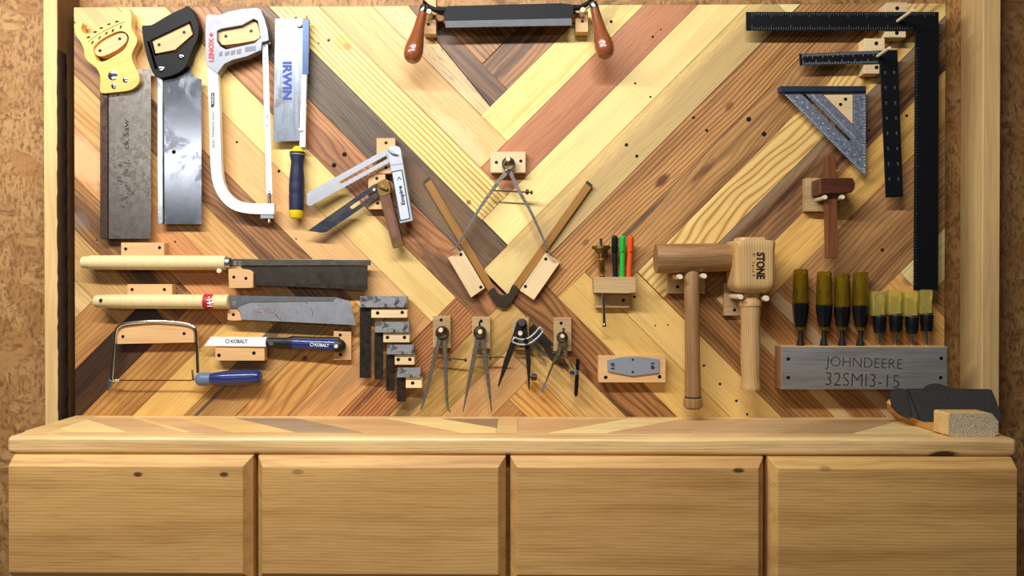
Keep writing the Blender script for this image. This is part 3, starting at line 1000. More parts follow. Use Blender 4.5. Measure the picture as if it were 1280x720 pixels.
# hacksaw
t = thing('hacksaw', 'hacksaw with silver cast handle and curved white tube frame', 'saw', 300, 275)
out = c2([(110, 130), (125, 115), (180, 115), (215, 120), (290, 92), (400, 70), (520, 62), (550, 75), (580, 150), (605, 240), (614, 322), (560, 336), (550, 400), (440, 450), (320, 480), (260, 510), (222, 560), (202, 588), (115, 520), (108, 400), (106, 250)])
grip = c2([(200, 245), (230, 230), (400, 200), (490, 150), (525, 165), (540, 240), (548, 300), (500, 345), (270, 395), (225, 370), (200, 330)])
hd = prism('handle', out, 0.013, 0.036, M_SILVER, t, holes=[grip], bevel=0.003, segs=3)
for (x0, y0, x1, y1) in ((215, 420, 245, 455), (262, 418, 300, 450), (310, 408, 345, 445), (358, 400, 394, 438), (424, 378, 510, 418)):
    q = c2([(x0, y0), (x1, y0 - 12), (x1, y1 - 12), (x0, y1)])
    prism('rib_recess', q, 0.0355, 0.0363, metal('recess_shade_aluminium', '#5f6269', rough=0.5, metallic=0.6), hd, bevel=0.0004)  # raised plate in darker aluminium: the recess's shade is put into the colour
lettering('LENOX', 264, 62.5, 0.0362, 30, 6.6, 90, M_RED, hd, weight=0.05)
prism('logo_mark', [(261, 43.6), (264, 40.6), (267, 43.6), (264, 46.6)], 0.0355, 0.0366, M_RED, hd)
path = curve([(265.3, 82), (267.5, 130), (269, 180), (270, 208), (273, 229), (281, 245), (294, 256), (313, 260.4), (342.5, 261)], 5, closed=False)
fr = prism('frame_tube', ribbon(path, 13.2), 0.018, 0.032, M_WHITE, t, bevel=0.0045, segs=4, smooth=40)
prism('badge', [(263.5, 116.5), (268, 115.5), (268.2, 131), (266.5, 134.5), (263.8, 134.5)], 0.0315, 0.0323, M_INK, fr)
lettering('HIGH', 265.9, 124, 0.0323, 12, 2.6, 90, M_WPRINT, fr)
lettering('HIGH TENSION SAW', 266.6, 162, 0.0322, 46, 2.9, 90, M_INK, fr, weight=0.01)
bld = prism('blade', [(327.8, 52), (334.6, 52), (340.2, 242.5), (333, 242.5)], 0.024, 0.0252, plain('white_blade_paint', '#eeeeec', rough=0.3, var=0.03), t)
lettering('LENOX', 332, 86, 0.0252, 16, 3.2, 90, M_RED, bld, weight=0.01)
lettering('24T', 334.3, 146, 0.0252, 8, 3, 90, M_BLUE, bld, weight=0.01)
for y in (58, 73, 157, 239):
    stud('dot', 331 + (y - 52) * 0.029, y, 0.9, 0.0248, 0.0255, M_INK, bld, seg=8)
stud('pin', 337, 54, 1.4, 0.022, 0.032, M_CHROME, t, seg=10)
sweep('tension_rod', [(336.6, 241, 0.025), (337, 258, 0.025)], 2.0, M_STEEL, t)
prism('clamp_plate', rect(325, 266.5, 342.5, 273), 0.016, 0.028, M_STEEL, t, bevel=0.001)
lathe('wing_nut', (336.4, 272, 0.024), (336.4, 279, 0.024), [(0, 1.6), (0.5, 1.6), (0.6, 2.1), (0.9, 2.1), (1, 1.2)], M_CHROME, t, seg=14)
holder('rounded oak block inside the silver hacksaw handle', curve(c2([(203, 262), (215, 236), (400, 206), (490, 172), (520, 188), (540, 250), (545, 288), (500, 325), (270, 360), (228, 345), (203, 300)]), 2), 0.027, c2([(270, 290), (473, 248)]), ang=8)

# short pull saw with blue lettering
t = thing('pull_saw', 'short steel pull saw with navy and yellow grip hanging blade up', 'saw', 366, 274)
bl = prism('blade', [(343.8, 23.4), (379, 23.4), (378, 176), (341, 177)] + teeth((341, 177), (343.8, 23.4), 58, -0.8)[:-1], 0.020, 0.0212, metal('polished_saw_plate', '#7d8490', rough=0.3, streak=(3, 0.25, 1), var=0.35, blot='#4a463e', blot_amt=0.6, blot_scale=16, thresh=0.55), t)
prism('spine', [(378, 23.2), (386, 23.4), (385.5, 94), (378, 94)], 0.0165, 0.0252, metal('blue_grey_spine', '#3d4a63', rough=0.35), t, bevel=0.001)
prism('tang_bar', [(376, 93), (383.6, 93), (381.8, 184), (374, 184)], 0.0165, 0.0256, M_BRIGHT, t, bevel=0.001)
stud('rivet', 376.4, 162.8, 3.0, 0.0250, 0.0265, M_STEEL, t, seg=16)
lettering('IRWIN', 359, 101, 0.0212, 48, 11.5, -90, M_BLUE, bl, weight=0.05)
lathe('grip', (371.8, 190, 0.021), (370.3, 266, 0.021), [(0, 9.4), (0.04, 9.8), (0.16, 7.4), (0.3, 8.2), (0.47, 9.4), (0.5, 9.0), (0.53, 9.5), (0.66, 9.4), (0.69, 9.0), (0.72, 9.4), (0.95, 8.7), (1, 8.5)], M_NAVY, t)
lathe('grip_collar', (372.2, 183, 0.021), (371.8, 193.5, 0.021), [(0, 3.5), (0.25, 6.0), (0.8, 9.3), (1, 9.9)], M_YEL, t)
lathe('grip_cap', (370.3, 263, 0.021), (370.2, 274, 0.021), [(0, 8.7), (0.5, 8.6), (0.85, 7.0), (1, 3.5)], M_YEL, t)
holder('thin oak strip behind the top of the short pull saw', (360.5, 18, 382.5, 36), 0.0185, [(369.8, 22.4)], [(373, 28.5, 5.2, 0.027)], scr=1.6)

# ================================================================== sliding bevels
t = thing('sliding_angle_gauge', 'silver sliding angle gauge with white labelled aluminium handle', 'angle gauge', 491, 190)
prism('blade', [(383, 243), (386, 240), (480, 187.5), (487, 190), (487.5, 202.5), (388, 257.5), (383.5, 256)], 0.029, 0.0308, M_STEEL, t,
      holes=[curve([(426, 226), (480, 196), (483, 195), (483.5, 198.5), (481, 200), (429, 228.5), (425.5, 228.6)], 2)], ang=29, bevel=0.0002, segs=1)
hdl = prism('handle', curve([(484.5, 188), (488, 183.5), (496, 182.5), (500.5, 186), (502, 195)], 3, closed=False) + [(515.8, 275.5), (500, 279)], 0.020, 0.040, metal('white_aluminium', '#b4bac6', rough=0.45, var=0.05, metallic=0.3), t, bevel=0.0015, ang=-79)
lab = [(489.6, 215), (502.4, 212.6), (512.4, 273.2), (500.4, 275.8)]
prism('label', lab, 0.0395, 0.0403, plain('pale_label', '#c6cedb', rough=0.5, var=0.02), hdl)
edge = [(lab[i][0], lab[i][1], lab[(i + 1) % 4][0], lab[(i + 1) % 4][1], 1.2) for i in range(4)]
marks('label_border', edge, 0.0403, M_INK, hdl)
lettering('Empire', 502.6, 244, 0.0404, 24, 6.5, 101, M_INK, hdl, weight=0.03, thick=0.0004)
lettering('>', 499, 223, 0.0404, 4, 6, 101, M_INK, hdl, weight=0.01)
prism('wing_nut', curve([(484, 186), (488, 185), (492, 188), (496, 191), (497, 193.5), (492, 192.5), (488, 191)], 2), 0.040, 0.046, M_STEEL, t, bevel=0.0008)
prism('seam', [(487.4, 206), (502.6, 204), (502.8, 205), (487.6, 207)], 0.0395, 0.0403, M_SILVER, hdl)
holder('oak block behind the pivot of the silver angle gauge', (470.6, 172.6, 494, 217), 0.019, [(482.5, 178.5), (482.5, 209.5)])

t = thing('wooden_angle_gauge', 'old sliding angle gauge with dark blade and brass capped rosewood stock', 'angle gauge', 478, 236)
prism('blade', [(384.5, 288.5), (466, 231.5), (478, 226), (481, 238), (478, 242), (408, 290), (402, 291)], 0.026, 0.0278, metal('blued_blade', '#3c4454', rough=0.35, blot='#5c4a34', blot_amt=0.4, blot_scale=40), t,
      holes=[curve([(440, 256.5), (466, 238.5), (469.5, 237.5), (470, 240), (445, 258.5), (440.5, 261), (438, 259.5)], 2)], ang=35)
stk = prism('stock', [(473.6, 244), (486.8, 240), (504, 306), (491, 310)], 0.019, 0.036, M_ROSE2, t, bevel=0.0015, ang=-75)
prism('brass_cap', curve([(471.5, 231), (474, 226.5), (481, 224), (486, 227), (488.4, 241), (474, 245.4)], 2), 0.0185, 0.037, M_BRASS, t, bevel=0.001)
prism('brass_end', [(490, 304.6), (503.2, 300.8), (504.6, 306), (491.2, 310.4)], 0.0185, 0.0365, M_BRASS, t, bevel=0.0006)
prism('inlay', curve([(483, 264), (486, 260.5), (490, 263), (496, 290), (495.5, 296), (492, 297), (488.5, 292)], 3), 0.0355, 0.0366, plain('worn_inlay', '#7c5a44', rough=0.35, coat=0.4), stk)
prism('thumb_screw', curve([(472, 229), (476, 230.5), (480, 233), (485, 234.5), (484, 237.5), (478, 236), (473, 233.5)], 2), 0.037, 0.043, M_BRASS, t, bevel=0.0008)
holder('oak block beneath the pivot of the rosewood angle gauge', (460.3, 217.8, 481.5, 261.5), 0.018, [(471, 223), (472, 254)], [(467.6, 237, 1.9, 0.034)])

# ================================================================== calipers, rule, drawknife
def bow_divider(t, cx, cy, r, legs, rod, m, h=0.024, nut=None):
    ring('spring_bow', cx, cy, r, r - 1.7, h - 0.006, h + 0.006, M_DKSTEEL, t)
    for path, wd in legs:
        prism('leg', ribbon(path, wd), h - 0.003, h + 0.003, m, t, bevel=0.0007, segs=1)
    if rod:
        (x0, y0), (x1, y1), rr = rod
        sweep('adjusting_screw', [(x0, y0, h), (x1, y1, h)], rr, M_DKSTEEL, t, seg=8)
    for (x, y, ln, rr) in (nut or ()):
        lathe('nut', (x - ln / 2, y, h), (x + ln / 2, y, h), [(0, rr * 0.7), (0.2, rr), (0.8, rr), (1, rr * 0.7)], M_DKSTEEL, t, seg=12)


t = thing('outside_caliper', 'large spring bow caliper hanging open over the folding rule', 'caliper', 636, 205)
M_CAL = metal('worn_caliper_steel', '#8d8a86', rough=0.38, blot='#4a4038', blot_amt=0.7, blot_scale=70)
L = curve([(635, 214), (625, 224), (616, 237), (601, 258), (589, 278), (578, 296), (572, 306), (567, 311), (562, 312.6)], 3, closed=False)
R = curve([(637, 214), (643, 226), (649, 239), (660, 258), (669, 276), (678, 296), (685, 312), (690, 319.5), (694.5, 321.5)], 3, closed=False)
wl = [5.2 - 4.0 * i / (len(L) - 1) for i in range(len(L))]
bow_divider(t, 635.6, 204.5, 8.4, [(L, wl), (R, wl)], ((614, 238), (664, 240.5), 0.9), M_CAL, h=0.030, nut=[(659, 240, 4, 3.2), (664.5, 240.6, 3, 2.4)])
lathe('rivet', (634.5, 214, 0.033), (634.5, 214, 0.037), [(0, 3), (0.7, 3), (1, 2)], M_STEEL, t, seg=14)
holder('pale block with two screws under the large bow caliper', (613, 189.6, 657, 215.6), 0.020, [(620.5, 203), (651, 201.3)], [(635.2, 198.6, 2.9, 0.046)], mat=M_PALE)

t = thing('folding_rule', 'V shaped boxwood folding rule with dark metal hinge at the bottom', 'folding rule', 629, 380)
prism('arm', [(529.5, 228.4), (537.6, 222.6), (618.5, 359.5), (611, 365)], 0.006, 0.0095, M_BOX, t, ang=-59, bevel=0.0005)
prism('arm', [(733, 226.8), (740.4, 233), (648.5, 362.5), (640.6, 356.5)], 0.006, 0.0095, M_BOX, t, ang=55, bevel=0.0005)
prism('tip', [(528.6, 226.9), (536.6, 221), (538.4, 224), (530.4, 229.9)], 0.0055, 0.0102, M_DKSTEEL, t)
prism('tip', [(732, 228.4), (734, 225.6), (741.2, 231.6), (739.2, 234.6)], 0.0055, 0.0102, M_DKSTEEL, t)
prism('hinge', curve([(610.5, 364), (617.5, 359.4), (621.5, 366), (628.5, 368.6), (636, 366), (641, 355.5), (649, 361.8), (644, 371), (638, 380), (629, 384.6), (620, 381), (613, 371)], 2), 0.0055, 0.011, metal('hinge_iron', '#54473c', rough=0.5, blot='#2f261e', blot_amt=0.6, blot_scale=80), t, bevel=0.0008)
holder('pale slanted block beside the hinge under the caliper tip with a curled end', [(560, 322.6), (578.3, 312.5), (606.3, 360), (589, 372)], 0.018, [(576, 318.2), (601, 359)], mat=M_PALE, ang=-59)
holder('pale slanted block on the far arm of the folding rule near the pens', [(682, 315.6), (700, 328), (667.3, 375), (649.4, 363)], 0.018, [(682.3, 323.8), (656.8, 358.1)], mat=M_PALE, ang=55)

t = thing('drawknife', 'drawknife with long black blade and two turned brown handles at the top', 'drawknife', 637, 34)
h = 0.052
bl = prism('blade', [(553, 9.5), (560, 7.4), (700, 3.8), (713, 5), (720, 9), (714, 23), (556, 26.5)], h - 0.003, h + 0.003, M_BLACKSTEEL, t, bevel=0.001)
slab('bevel_edge', [(556, 26.2, h + 0.003), (714, 22.8, h + 0.003), (715, 31.4, h - 0.002), (557, 34.4, h - 0.002)], 0.0035, metal('honed_edge', '#8f959e', rough=0.4, var=0.2, metallic=0.35), bl)
for side, hp, tang in ((0, [(530, 8), (514, 77.2)], [(556, 13, h), (544, 12.5, h), (535, 8, h), (530, 2, h + 0.004), (530, 9, h + 0.008)]), (1, [(741.5, 3.5), (758.5, 71.4)], [(716, 10, h), (726, 9.5, h), (735, 4, h), (741, -2, h + 0.004), (741.5, 4, h + 0.008)])):
    (xa, ya), (xb, yb2) = hp
    ha, hb = h + 0.006, h + 0.022
    sweep('tang', tang, [4.2, 3.4, 2.8, 2.4, 2.2], M_BLACKSTEEL, t, seg=8)
    lathe('handle', (xa, ya, ha), (xb, yb2, hb), [(0.05, 5.4), (0.2, 5.8), (0.38, 6.8), (0.55, 8.6), (0.7, 11.0), (0.8, 12.0), (0.815, 11.7), (0.83, 12.0), (0.91, 11.2), (0.97, 9.0), (1.0, 6.0)], M_BROWNH, t)
    lathe('ferrule', (xa, ya, ha), (xa + (xb - xa) * 0.12, ya + (yb2 - ya) * 0.12, ha + 0.002), [(0, 4.8), (0.08, 5.4), (0.92, 5.9), (1, 5.6)], M_CHROME, t)
holder('oak block carrying the drawknife beside its first handle', (529.4, -4, 545, 42.5), 0.030, [(535.6, 30.5)], [(536, 14, 3.4, 0.062)], scr=2.0, extra=lambda q: lathe('dowel', (549.5, 22, 0.012), (550.5, 21, 0.046), [(0, 5.4), (0.95, 5.4), (1, 4.8)], M_HICK, q))
holder('oak block carrying the drawknife next to the red plank', (719.4, 13.5, 735.2, 39.8), 0.030, [(728, 26.5)], [(728.6, 12, 3.4, 0.062)], scr=2.0, extra=lambda q: stud('dowel', 717, 16, 3.6, 0.010, 0.040, M_HICK, q))

# ================================================================== squares, top right
def scale_ticks(p0, p1, n, inward, h, parent, long_every=8, l0=3.2, l1=6.0, w=0.45):
    q = []
    dx, dy = p1[0] - p0[0], p1[1] - p0[1]
    for i in range(n + 1):
        t_ = i / n
        ln = l1 if i % long_every == 0 else (l0 * 1.35 if i % (long_every // 2) == 0 else l0)
        x, y = p0[0] + dx * t_, p0[1] + dy * t_
        q.append((x, y, x + inward[0] * ln, y + inward[1] * ln, w))
    marks('scale_marks', q, h, M_TICK, parent, thick=0.0001)


t = thing('framing_square', 'large black steel framing square reaching down to the chisels', 'square', 1160, 363)
h = 0.036
bd = prism('blade', [(932.6, 14.8), (1173.6, 14.8), (1172.8, 363), (1142.2, 363), (1144.2, 38), (932.8, 38)], h - 0.0025, h, M_BLACKSTEEL, t, bevel=0.0004, segs=1)
M_TICKD = plain('faint_scale_print', '#6f747e', rough=0.5)
_s = M_TICK
M_TICK = M_TICKD
scale_ticks((940, 15.6), (1168, 15.6), 76, (0, 1), h, bd, w=0.4)
scale_ticks((940, 37.2), (1140, 37.2), 66, (0, -1), h, bd, w=0.4)
scale_ticks((1145, 60), (1143.2, 355), 80, (1, 0), h, bd, w=0.3, l0=2, l1=3.5)
M_TICK = plain('pale_tick_print', '#9aa0aa', rough=0.5)


def clip_peg(x0, y0, x1, y1, ha, hb):
    return lambda q: sweep('peg', [(x0, y0, ha), (x1, y1, hb)], 2.0, M_PEG, q, seg=10)


holder('notched pale block with slanted peg holding the large framing square', [(1106, 6), (1109, 3), (1134.6, 3), (1134.6, 15), (1132.4, 38), (1132.4, 46.6), (1106, 46.6)], 0.0325, [(1121.6, 10.3), (1121.2, 41.2)], mat=M_PALE, scr=2.6, extra=clip_peg(1121, 27, 1141.4, 12.4, 0.032, 0.098))

t = thing('small_framing_square', 'smaller black try square with white scale inside the large framing square', 'square', 1115, 246)
h = 0.034
bd = prism('blade', [(999.2, 67.2), (1121.8, 62.2), (1129, 246), (1107.4, 247), (1100.4, 79), (1000, 81.4)], h - 0.0025, h, M_BLACKSTEEL, t, bevel=0.0004, segs=1)
scale_ticks((1003, 67.6), (1098, 63.8), 60, (0.02, 1), h, bd, w=0.5, l0=3, l1=5.5)
scale_ticks((1004, 80.8), (1097, 78.8), 46, (-0.02, -1), h, bd, w=0.5, l0=2.6, l1=5.5)
q = []
for i in range(8):
    y = 90 + i * 19
    for x in (1105 + i * 0.75, 1116.5 + i * 0.75):
        q += [(x, y, x + 2.4, y, 0.7), (x + 1.2, y - 1.5, x + 1.2, y + 1.5, 0.5), (x + 0.5, y + 2.5, x + 2.5, y + 2.2, 0.5)]
marks('scale_figures', q, h, M_TICKD, bd, thick=0.0001)
holder('notched pale block with slanted peg holding the smaller black square', [(1076.8, 63), (1080, 58), (1080.4, 48), (1106, 48), (1106, 64), (1099.4, 80), (1099.4, 92), (1080, 92), (1080, 76)], 0.0305, [(1095.5, 54.2), (1095.8, 84.2)], mat=M_PALE, scr=2.6, extra=clip_peg(1096, 71, 1112, 59.8, 0.030, 0.088))

t = thing('speed_square', 'blue grey triangular speed square with diagonal slot', 'square', 1040, 218)
h = 0.026
bd = prism('plate', [(976, 113), (1082.6, 113), (1082.6, 219.6), (1081, 219.6)], h - 0.003, h, M_SQALU, t,
           holes=[curve([(1003, 115.5), (1006, 116.5), (1061, 171.5), (1063.5, 174.5), (1061.5, 175.5), (1058, 173), (1003.5, 118.5)], 2), [(1026.5, 116.6), (1067, 116.2), (1067, 157.5)]], bevel=0.0004, segs=1)
prism('fence', [(975, 107.4), (1082.6, 107.4), (1082.6, 114), (976, 114.6)], h - 0.012, h + 0.008, metal('dark_blue_fence', '#3a4258', rough=0.45, metallic=0.6), t, bevel=0.0008)
q = []
for i in range(46):
    k = i / 46
    x, y = 980 + k * 100, 118 + k * 100
    ln = 4.5 if i % 5 == 0 else 2.6
    q.append((x, y, x + ln * 0.72, y - ln * 0.72, 0.5))
    if i % 3 == 0:
        q.append((x + 9, y - 3.5, x + 11, y - 2.4, 0.8))
for i in range(30):
    k = i / 30
    q.append((1013 + k * 56, 118 + k * 56, 1014.6 + k * 56, 116.6 + k * 56, 0.6))
for i in range(26):
    q.append((1081.6, 122 + i * 3.7, 1081.6 - (4 if i % 4 == 0 else 2.2), 122 + i * 3.7, 0.5))
marks('scale_marks', q, h, plain('white_scale', '#d8dce4', rough=0.5), bd, thick=0.0001)
holder('triangular pale block in the cutout of the speed square', [(1028.6, 117.6), (1066, 117.2), (1066, 155)], 0.0245, [(1057, 124), (1050.8, 130.6)], mat=M_PALE, scr=2.3)

# marking gauge
t = thing('marking_gauge', 'rosewood marking gauge with tall stem hanging under the speed square', 'marking gauge', 1041, 322)
sweep_pts = [(1032.6, 195), (1045, 195), (1048, 322.4), (1035.2, 322.4)]
prism('stem', sweep_pts, 0.036, 0.057, wood('mid_rosewood', '#7b4a2e', lines=0.25, grain=0.5, dark='#4a2818', rough=0.45), t, ang=-89, bevel=0.001)
hd_poly = [(1024.5, 222.8), (1066.4, 222.4), (1069.4, 229), (1068.6, 236), (1065, 240.6), (1024.5, 243)]
prism('head', curve(hd_poly, 1), 0.022, 0.072, M_ROSE, t, bevel=0.003, segs=3)
stud('brass_pin', 1051, 259, 0.9, 0.02, 0.05, M_CHROME, t, seg=8)
for y in (206, 210):
    stud('spur', 1046.6 if y == 206 else 1047, y, 0.8, 0.048, 0.051, M_DKSTEEL, t, seg=6)
holder('grey oak block with two pegs behind the marking gauge head', (1007.2, 222.6, 1050, 264), 0.021, [], [(1031.6, 246.4, 3.0, 0.070), (1053.4, 246.2, 3.0, 0.070)], mat=M_GREYOAK)

# ================================================================== Japanese saws
t = thing('dozuki_saw', 'cane handled pull saw with a narrow dark blade, upper of the two level saws', 'saw', 290, 362)
h = 0.030
lathe('handle', (103, 328, h), (283, 328.5, h), [(0, 6.4), (0.008, 7.6), (0.055, 7.8), (0.058, 8.9), (0.3, 9.2), (0.7, 9.2), (1, 9.0)], M_CANE, t)
lathe('ferrule', (282.5, 328.5, h), (288.6, 328.5, h), [(0, 7.4), (0.9, 7.2), (1, 6.6)], M_STEEL, t)
sp = slab('spine', [(288, 323.6, h), (463, 324.8, h), (463, 331.6, h), (300, 332.4, h), (288, 334, h)], 0.006, metal('dark_spine_steel', '#7a766c', rough=0.3, blot='#3a3226', blot_amt=0.7, blot_scale=20), t, bevel=0.0008)
marks('stamp', [(292, 327, 296, 327, 0.8), (294, 326, 294, 330, 0.7), (298, 327.5, 302, 326.8, 0.8), (298, 330, 301.5, 330.2, 0.8), (291.5, 330, 295.5, 330.4, 0.8)], h, M_TICK, sp)
M_DARKBL = metal('dark_saw_plate', '#57514a', rough=0.34, var=0.25, blot='#2a241c', blot_amt=0.8, blot_scale=12, thresh=0.46)
prism('blade', [(300, 332), (459.4, 331.8), (459.4, 362.6)] + teeth((459.4, 362.6), (318, 356.5), 70, -0.5)[1:], h - 0.004, h - 0.0028, M_DARKBL, t)
prism('blade_edge', [(318, 352.4), (459.3, 357), (459.3, 361.8), (318, 356.2)], h - 0.003, h - 0.0026, metal('worn_edge_steel', '#6e6962', rough=0.25), t)
holder('oak block above the upper cane handled saw', (151.2, 303.2, 205.2, 322), 0.020, [(157, 311.2), (199.3, 309.6)])
holder('notched oak block under the dark blade of the upper cane handled saw', curve([(285.4, 336), (300, 335.6), (312, 337.4), (316.4, 340.5), (316.2, 359.5), (310, 360), (286.4, 360.2), (285.6, 348)], 1), 0.034, [(292.2, 346.4), (307.3, 348)], [(273.4, 338.4, 3.0, 0.040)])

t = thing('ryoba_saw', 'cane handled pull saw with red band and broad grey blade, below the narrow dark one', 'saw', 290, 407)
lathe('handle', (119.3, 376.6, h), (286.6, 377.2, h), [(0, 7.0), (0.01, 8.0), (0.07, 8.1), (0.075, 8.6), (0.3, 9.1), (0.7, 9.1), (1, 8.9)], M_CANE, t)
stud('hanging_hole', 125.6, 375.6, 2.4, 0.030, 0.0455, M_INK, t, seg=12)
lathe('red_band', (256, 377, h), (267.6, 377, h), [(0, 9.3), (1, 9.3)], M_RED, t)
bt = marks('band_print', [(258, 375, 265, 374, 1.5), (259, 379, 266, 378, 1.6), (260, 371.5, 262.5, 371.5, 1.2), (259, 382.5, 265, 382.8, 1.0), (261.5, 373, 262.5, 381, 1.4)], 0.0462, M_WPRINT, t)
h = 0.027
bd = prism('blade', [(287, 369.6), (420, 371.8), (437.5, 376.4), (445, 406.4)] + teeth((445, 406.4), (302, 399.4), 70, 0.0)[1:-1] + [(302, 399.2), (300.5, 391), (296.4, 385.6), (287, 384)], h, h + 0.0013, metal('grey_saw_plate', '#9da2ab', rough=0.4, metallic=0.45, blot='#6a665f', blot_amt=0.5, blot_scale=28, var=0.2), t)
prism('spine_strip', [(287, 369.2), (419.5, 371.4), (416, 376), (312, 377.6), (300, 381.5), (296, 385), (287, 384.6)], h - 0.002, h + 0.003, M_STEEL, t, bevel=0.0003, segs=1)
stud('rivet', 292, 379.4, 2.9, h, h + 0.0036, M_SILVER, t, seg=16)
random.seed(3)
marks('maker_print', [(x + random.uniform(-1, 1), y + random.uniform(-1, 1), x + random.uniform(1.5, 4), y + random.uniform(-1.2, 1.2), random.uniform(0.5, 0.9)) for x in range(317, 344, 4) for y in (386.5, 390)], h + 0.0013, plain('faded_red_print', '#8a4a50', rough=0.6), bd, thick=0.0001)
marks('scratches', [(388, 384, 391, 391, 0.5), (391, 391, 390, 396, 0.5), (344, 392, 350, 400, 0.7), (350, 396, 352, 401, 0.5), (370, 389, 373, 392, 0.5), (381, 378, 385, 379.5, 0.7)], h + 0.0013, M_INK, bd, thick=0.00005)
holder('oak block above the lower cane handled saw with red band', (159, 355.2, 215.2, 372), 0.020, [(165, 362), (205.4, 362)])
holder('small oak block at the heel of the broad grey saw blade', curve([(284.6, 385), (295, 386), (300, 391), (302, 400.5), (292, 401), (284.2, 400)], 1), 0.026, [(291.6, 393.3)])

# coping saw
t = thing('coping_saw', 'coping saw with bent silver frame and blue handle', 'saw', 190, 482)
h = 0.024
fp = curve([(139.4, 478), (140.5, 462), (142.6, 436), (144, 416), (149, 408), (158, 404.6), (176, 402.4), (195, 401.4), (214, 402.4), (230, 404.2), (240, 407.6), (244.6, 414), (246.2, 430), (247.4, 466)], 3, closed=False)
sweep('frame', [(x, y, h) for x, y in fp], 2.0, M_CHROME, t, seg=12)
sweep('blade', [(146, 475.4, h), (242, 475.4, h)], 0.7, metal('brown_blade', '#6e3f22', rough=0.5), t, seg=6)
prism('blade_clip', [(134.6, 474), (138.6, 472.4), (139.6, 482), (136.4, 489.4), (133.6, 488)], h - 0.003, h + 0.003, M_STEEL, t, bevel=0.0008)
lathe('blade_pin', (138, 475.4, h), (149.6, 475.4, h), [(0, 2.2), (0.5, 2.2), (0.55, 1.6), (1, 1.4)], M_CHROME, t, seg=12)
lathe('blade_pin', (240, 475, h), (248, 474.8, h), [(0, 1.5), (0.5, 2.4), (1, 2.4)], M_CHROME, t, seg=12)
prism('lever', [(239.2, 462), (240.6, 462), (242.6, 473), (240, 474)], h - 0.001, h + 0.002, M_STEEL, t)
lathe('ferrule', (246.4, 474.4, h), (264, 473.4, h), [(0, 6.2), (0.15, 8.2), (0.45, 8.6), (1, 7.4)], plain('slate_blue_plastic', '#61718e', rough=0.4), t)
lathe('handle', (260, 473.6, h), (326.4, 471, h), [(0, 6.6), (0.12, 8.0), (0.35, 9.3), (0.6, 9.2), (0.85, 8.8), (0.95, 8.2), (1, 5.5)], M_NAVYG, t)
holder('long oak block inside the coping saw frame', curve([(145.6, 430), (145, 416), (151, 409), (170, 405), (195, 404), (225, 406), (239, 409), (242.4, 416), (242.4, 428), (200, 429)], 1), 0.020, [(153.5, 420.8), (230, 417)])

# jab saw
t = thing('jab_saw', 'folding jab saw with white blade and blue and black grip', 'saw', 340, 438)
h = 0.024
bd = prism('blade', [(255.4, 432.2), (263.6, 420.8), (334.8, 421.4), (334.8, 433.4)], h - 0.0008, h + 0.0008, plain('white_coated_blade', '#e9edf3', rough=0.3, var=0.03), t)
lettering('KOBALT', 299, 426.6, h + 0.0008, 21, 4.6, 0, M_INK, bd, weight=0.02)
ring('logo', 284.2, 426.6, 2.7, 2.0, h + 0.0006, h + 0.0011, M_INK, bd, seg=12)
M_BLK2 = plain('black_rubber', '#16171a', rough=0.5)
lathe('neck', (333.6, 428, h), (366, 429, h), [(0, 6.2), (0.3, 6.4), (0.75, 6.6), (0.85, 8.0), (1, 8.0)], M_BLK2, t, flat=0.8)
stud('pivot', 338.4, 428.6, 3.6, h, h + 0.0105, M_STEEL, t, seg=16)
gr = lathe('grip', (364, 429, h), (424, 432, h), [(0, 7.4), (0.2, 7.0), (0.6, 7.8), (0.9, 8.2), (1, 8.0)], M_NAVYG, t, flat=0.8)
lathe('grip_end', (419, 431.8, h), (432, 432.4, h), [(0, 8.3), (0.4, 8.4), (0.75, 6.8), (1, 3.0)], M_BLK2, t, flat=0.8)
lathe('grip_back', (364, 424.5, h - 0.002), (424, 426, h - 0.002), [(0, 4.6), (0.5, 4.4), (1, 4.8)], M_BLK2, t)
lettering('KOBALT', 402.4, 431.4, h + 0.0108, 18, 4.0, -3, M_WPRINT, gr, weight=0.02)
ring('logo', 389.6, 430.6, 2.5, 1.8, h + 0.0095, h + 0.0112, M_WPRINT, gr, seg=12)
holder('oak block under the white blade of the jab saw', (269, 433.4, 330.6, 450.8), 0.021, [(273.6, 444.2), (317.3, 441.4)], scr=2.5)
holder('oak block behind the end of the jab saw grip', (417, 413.6, 439, 450), 0.012, [(425.2, 418.8), (425.6, 443.2)], [(419.8, 433, 2.6, 0.040)])

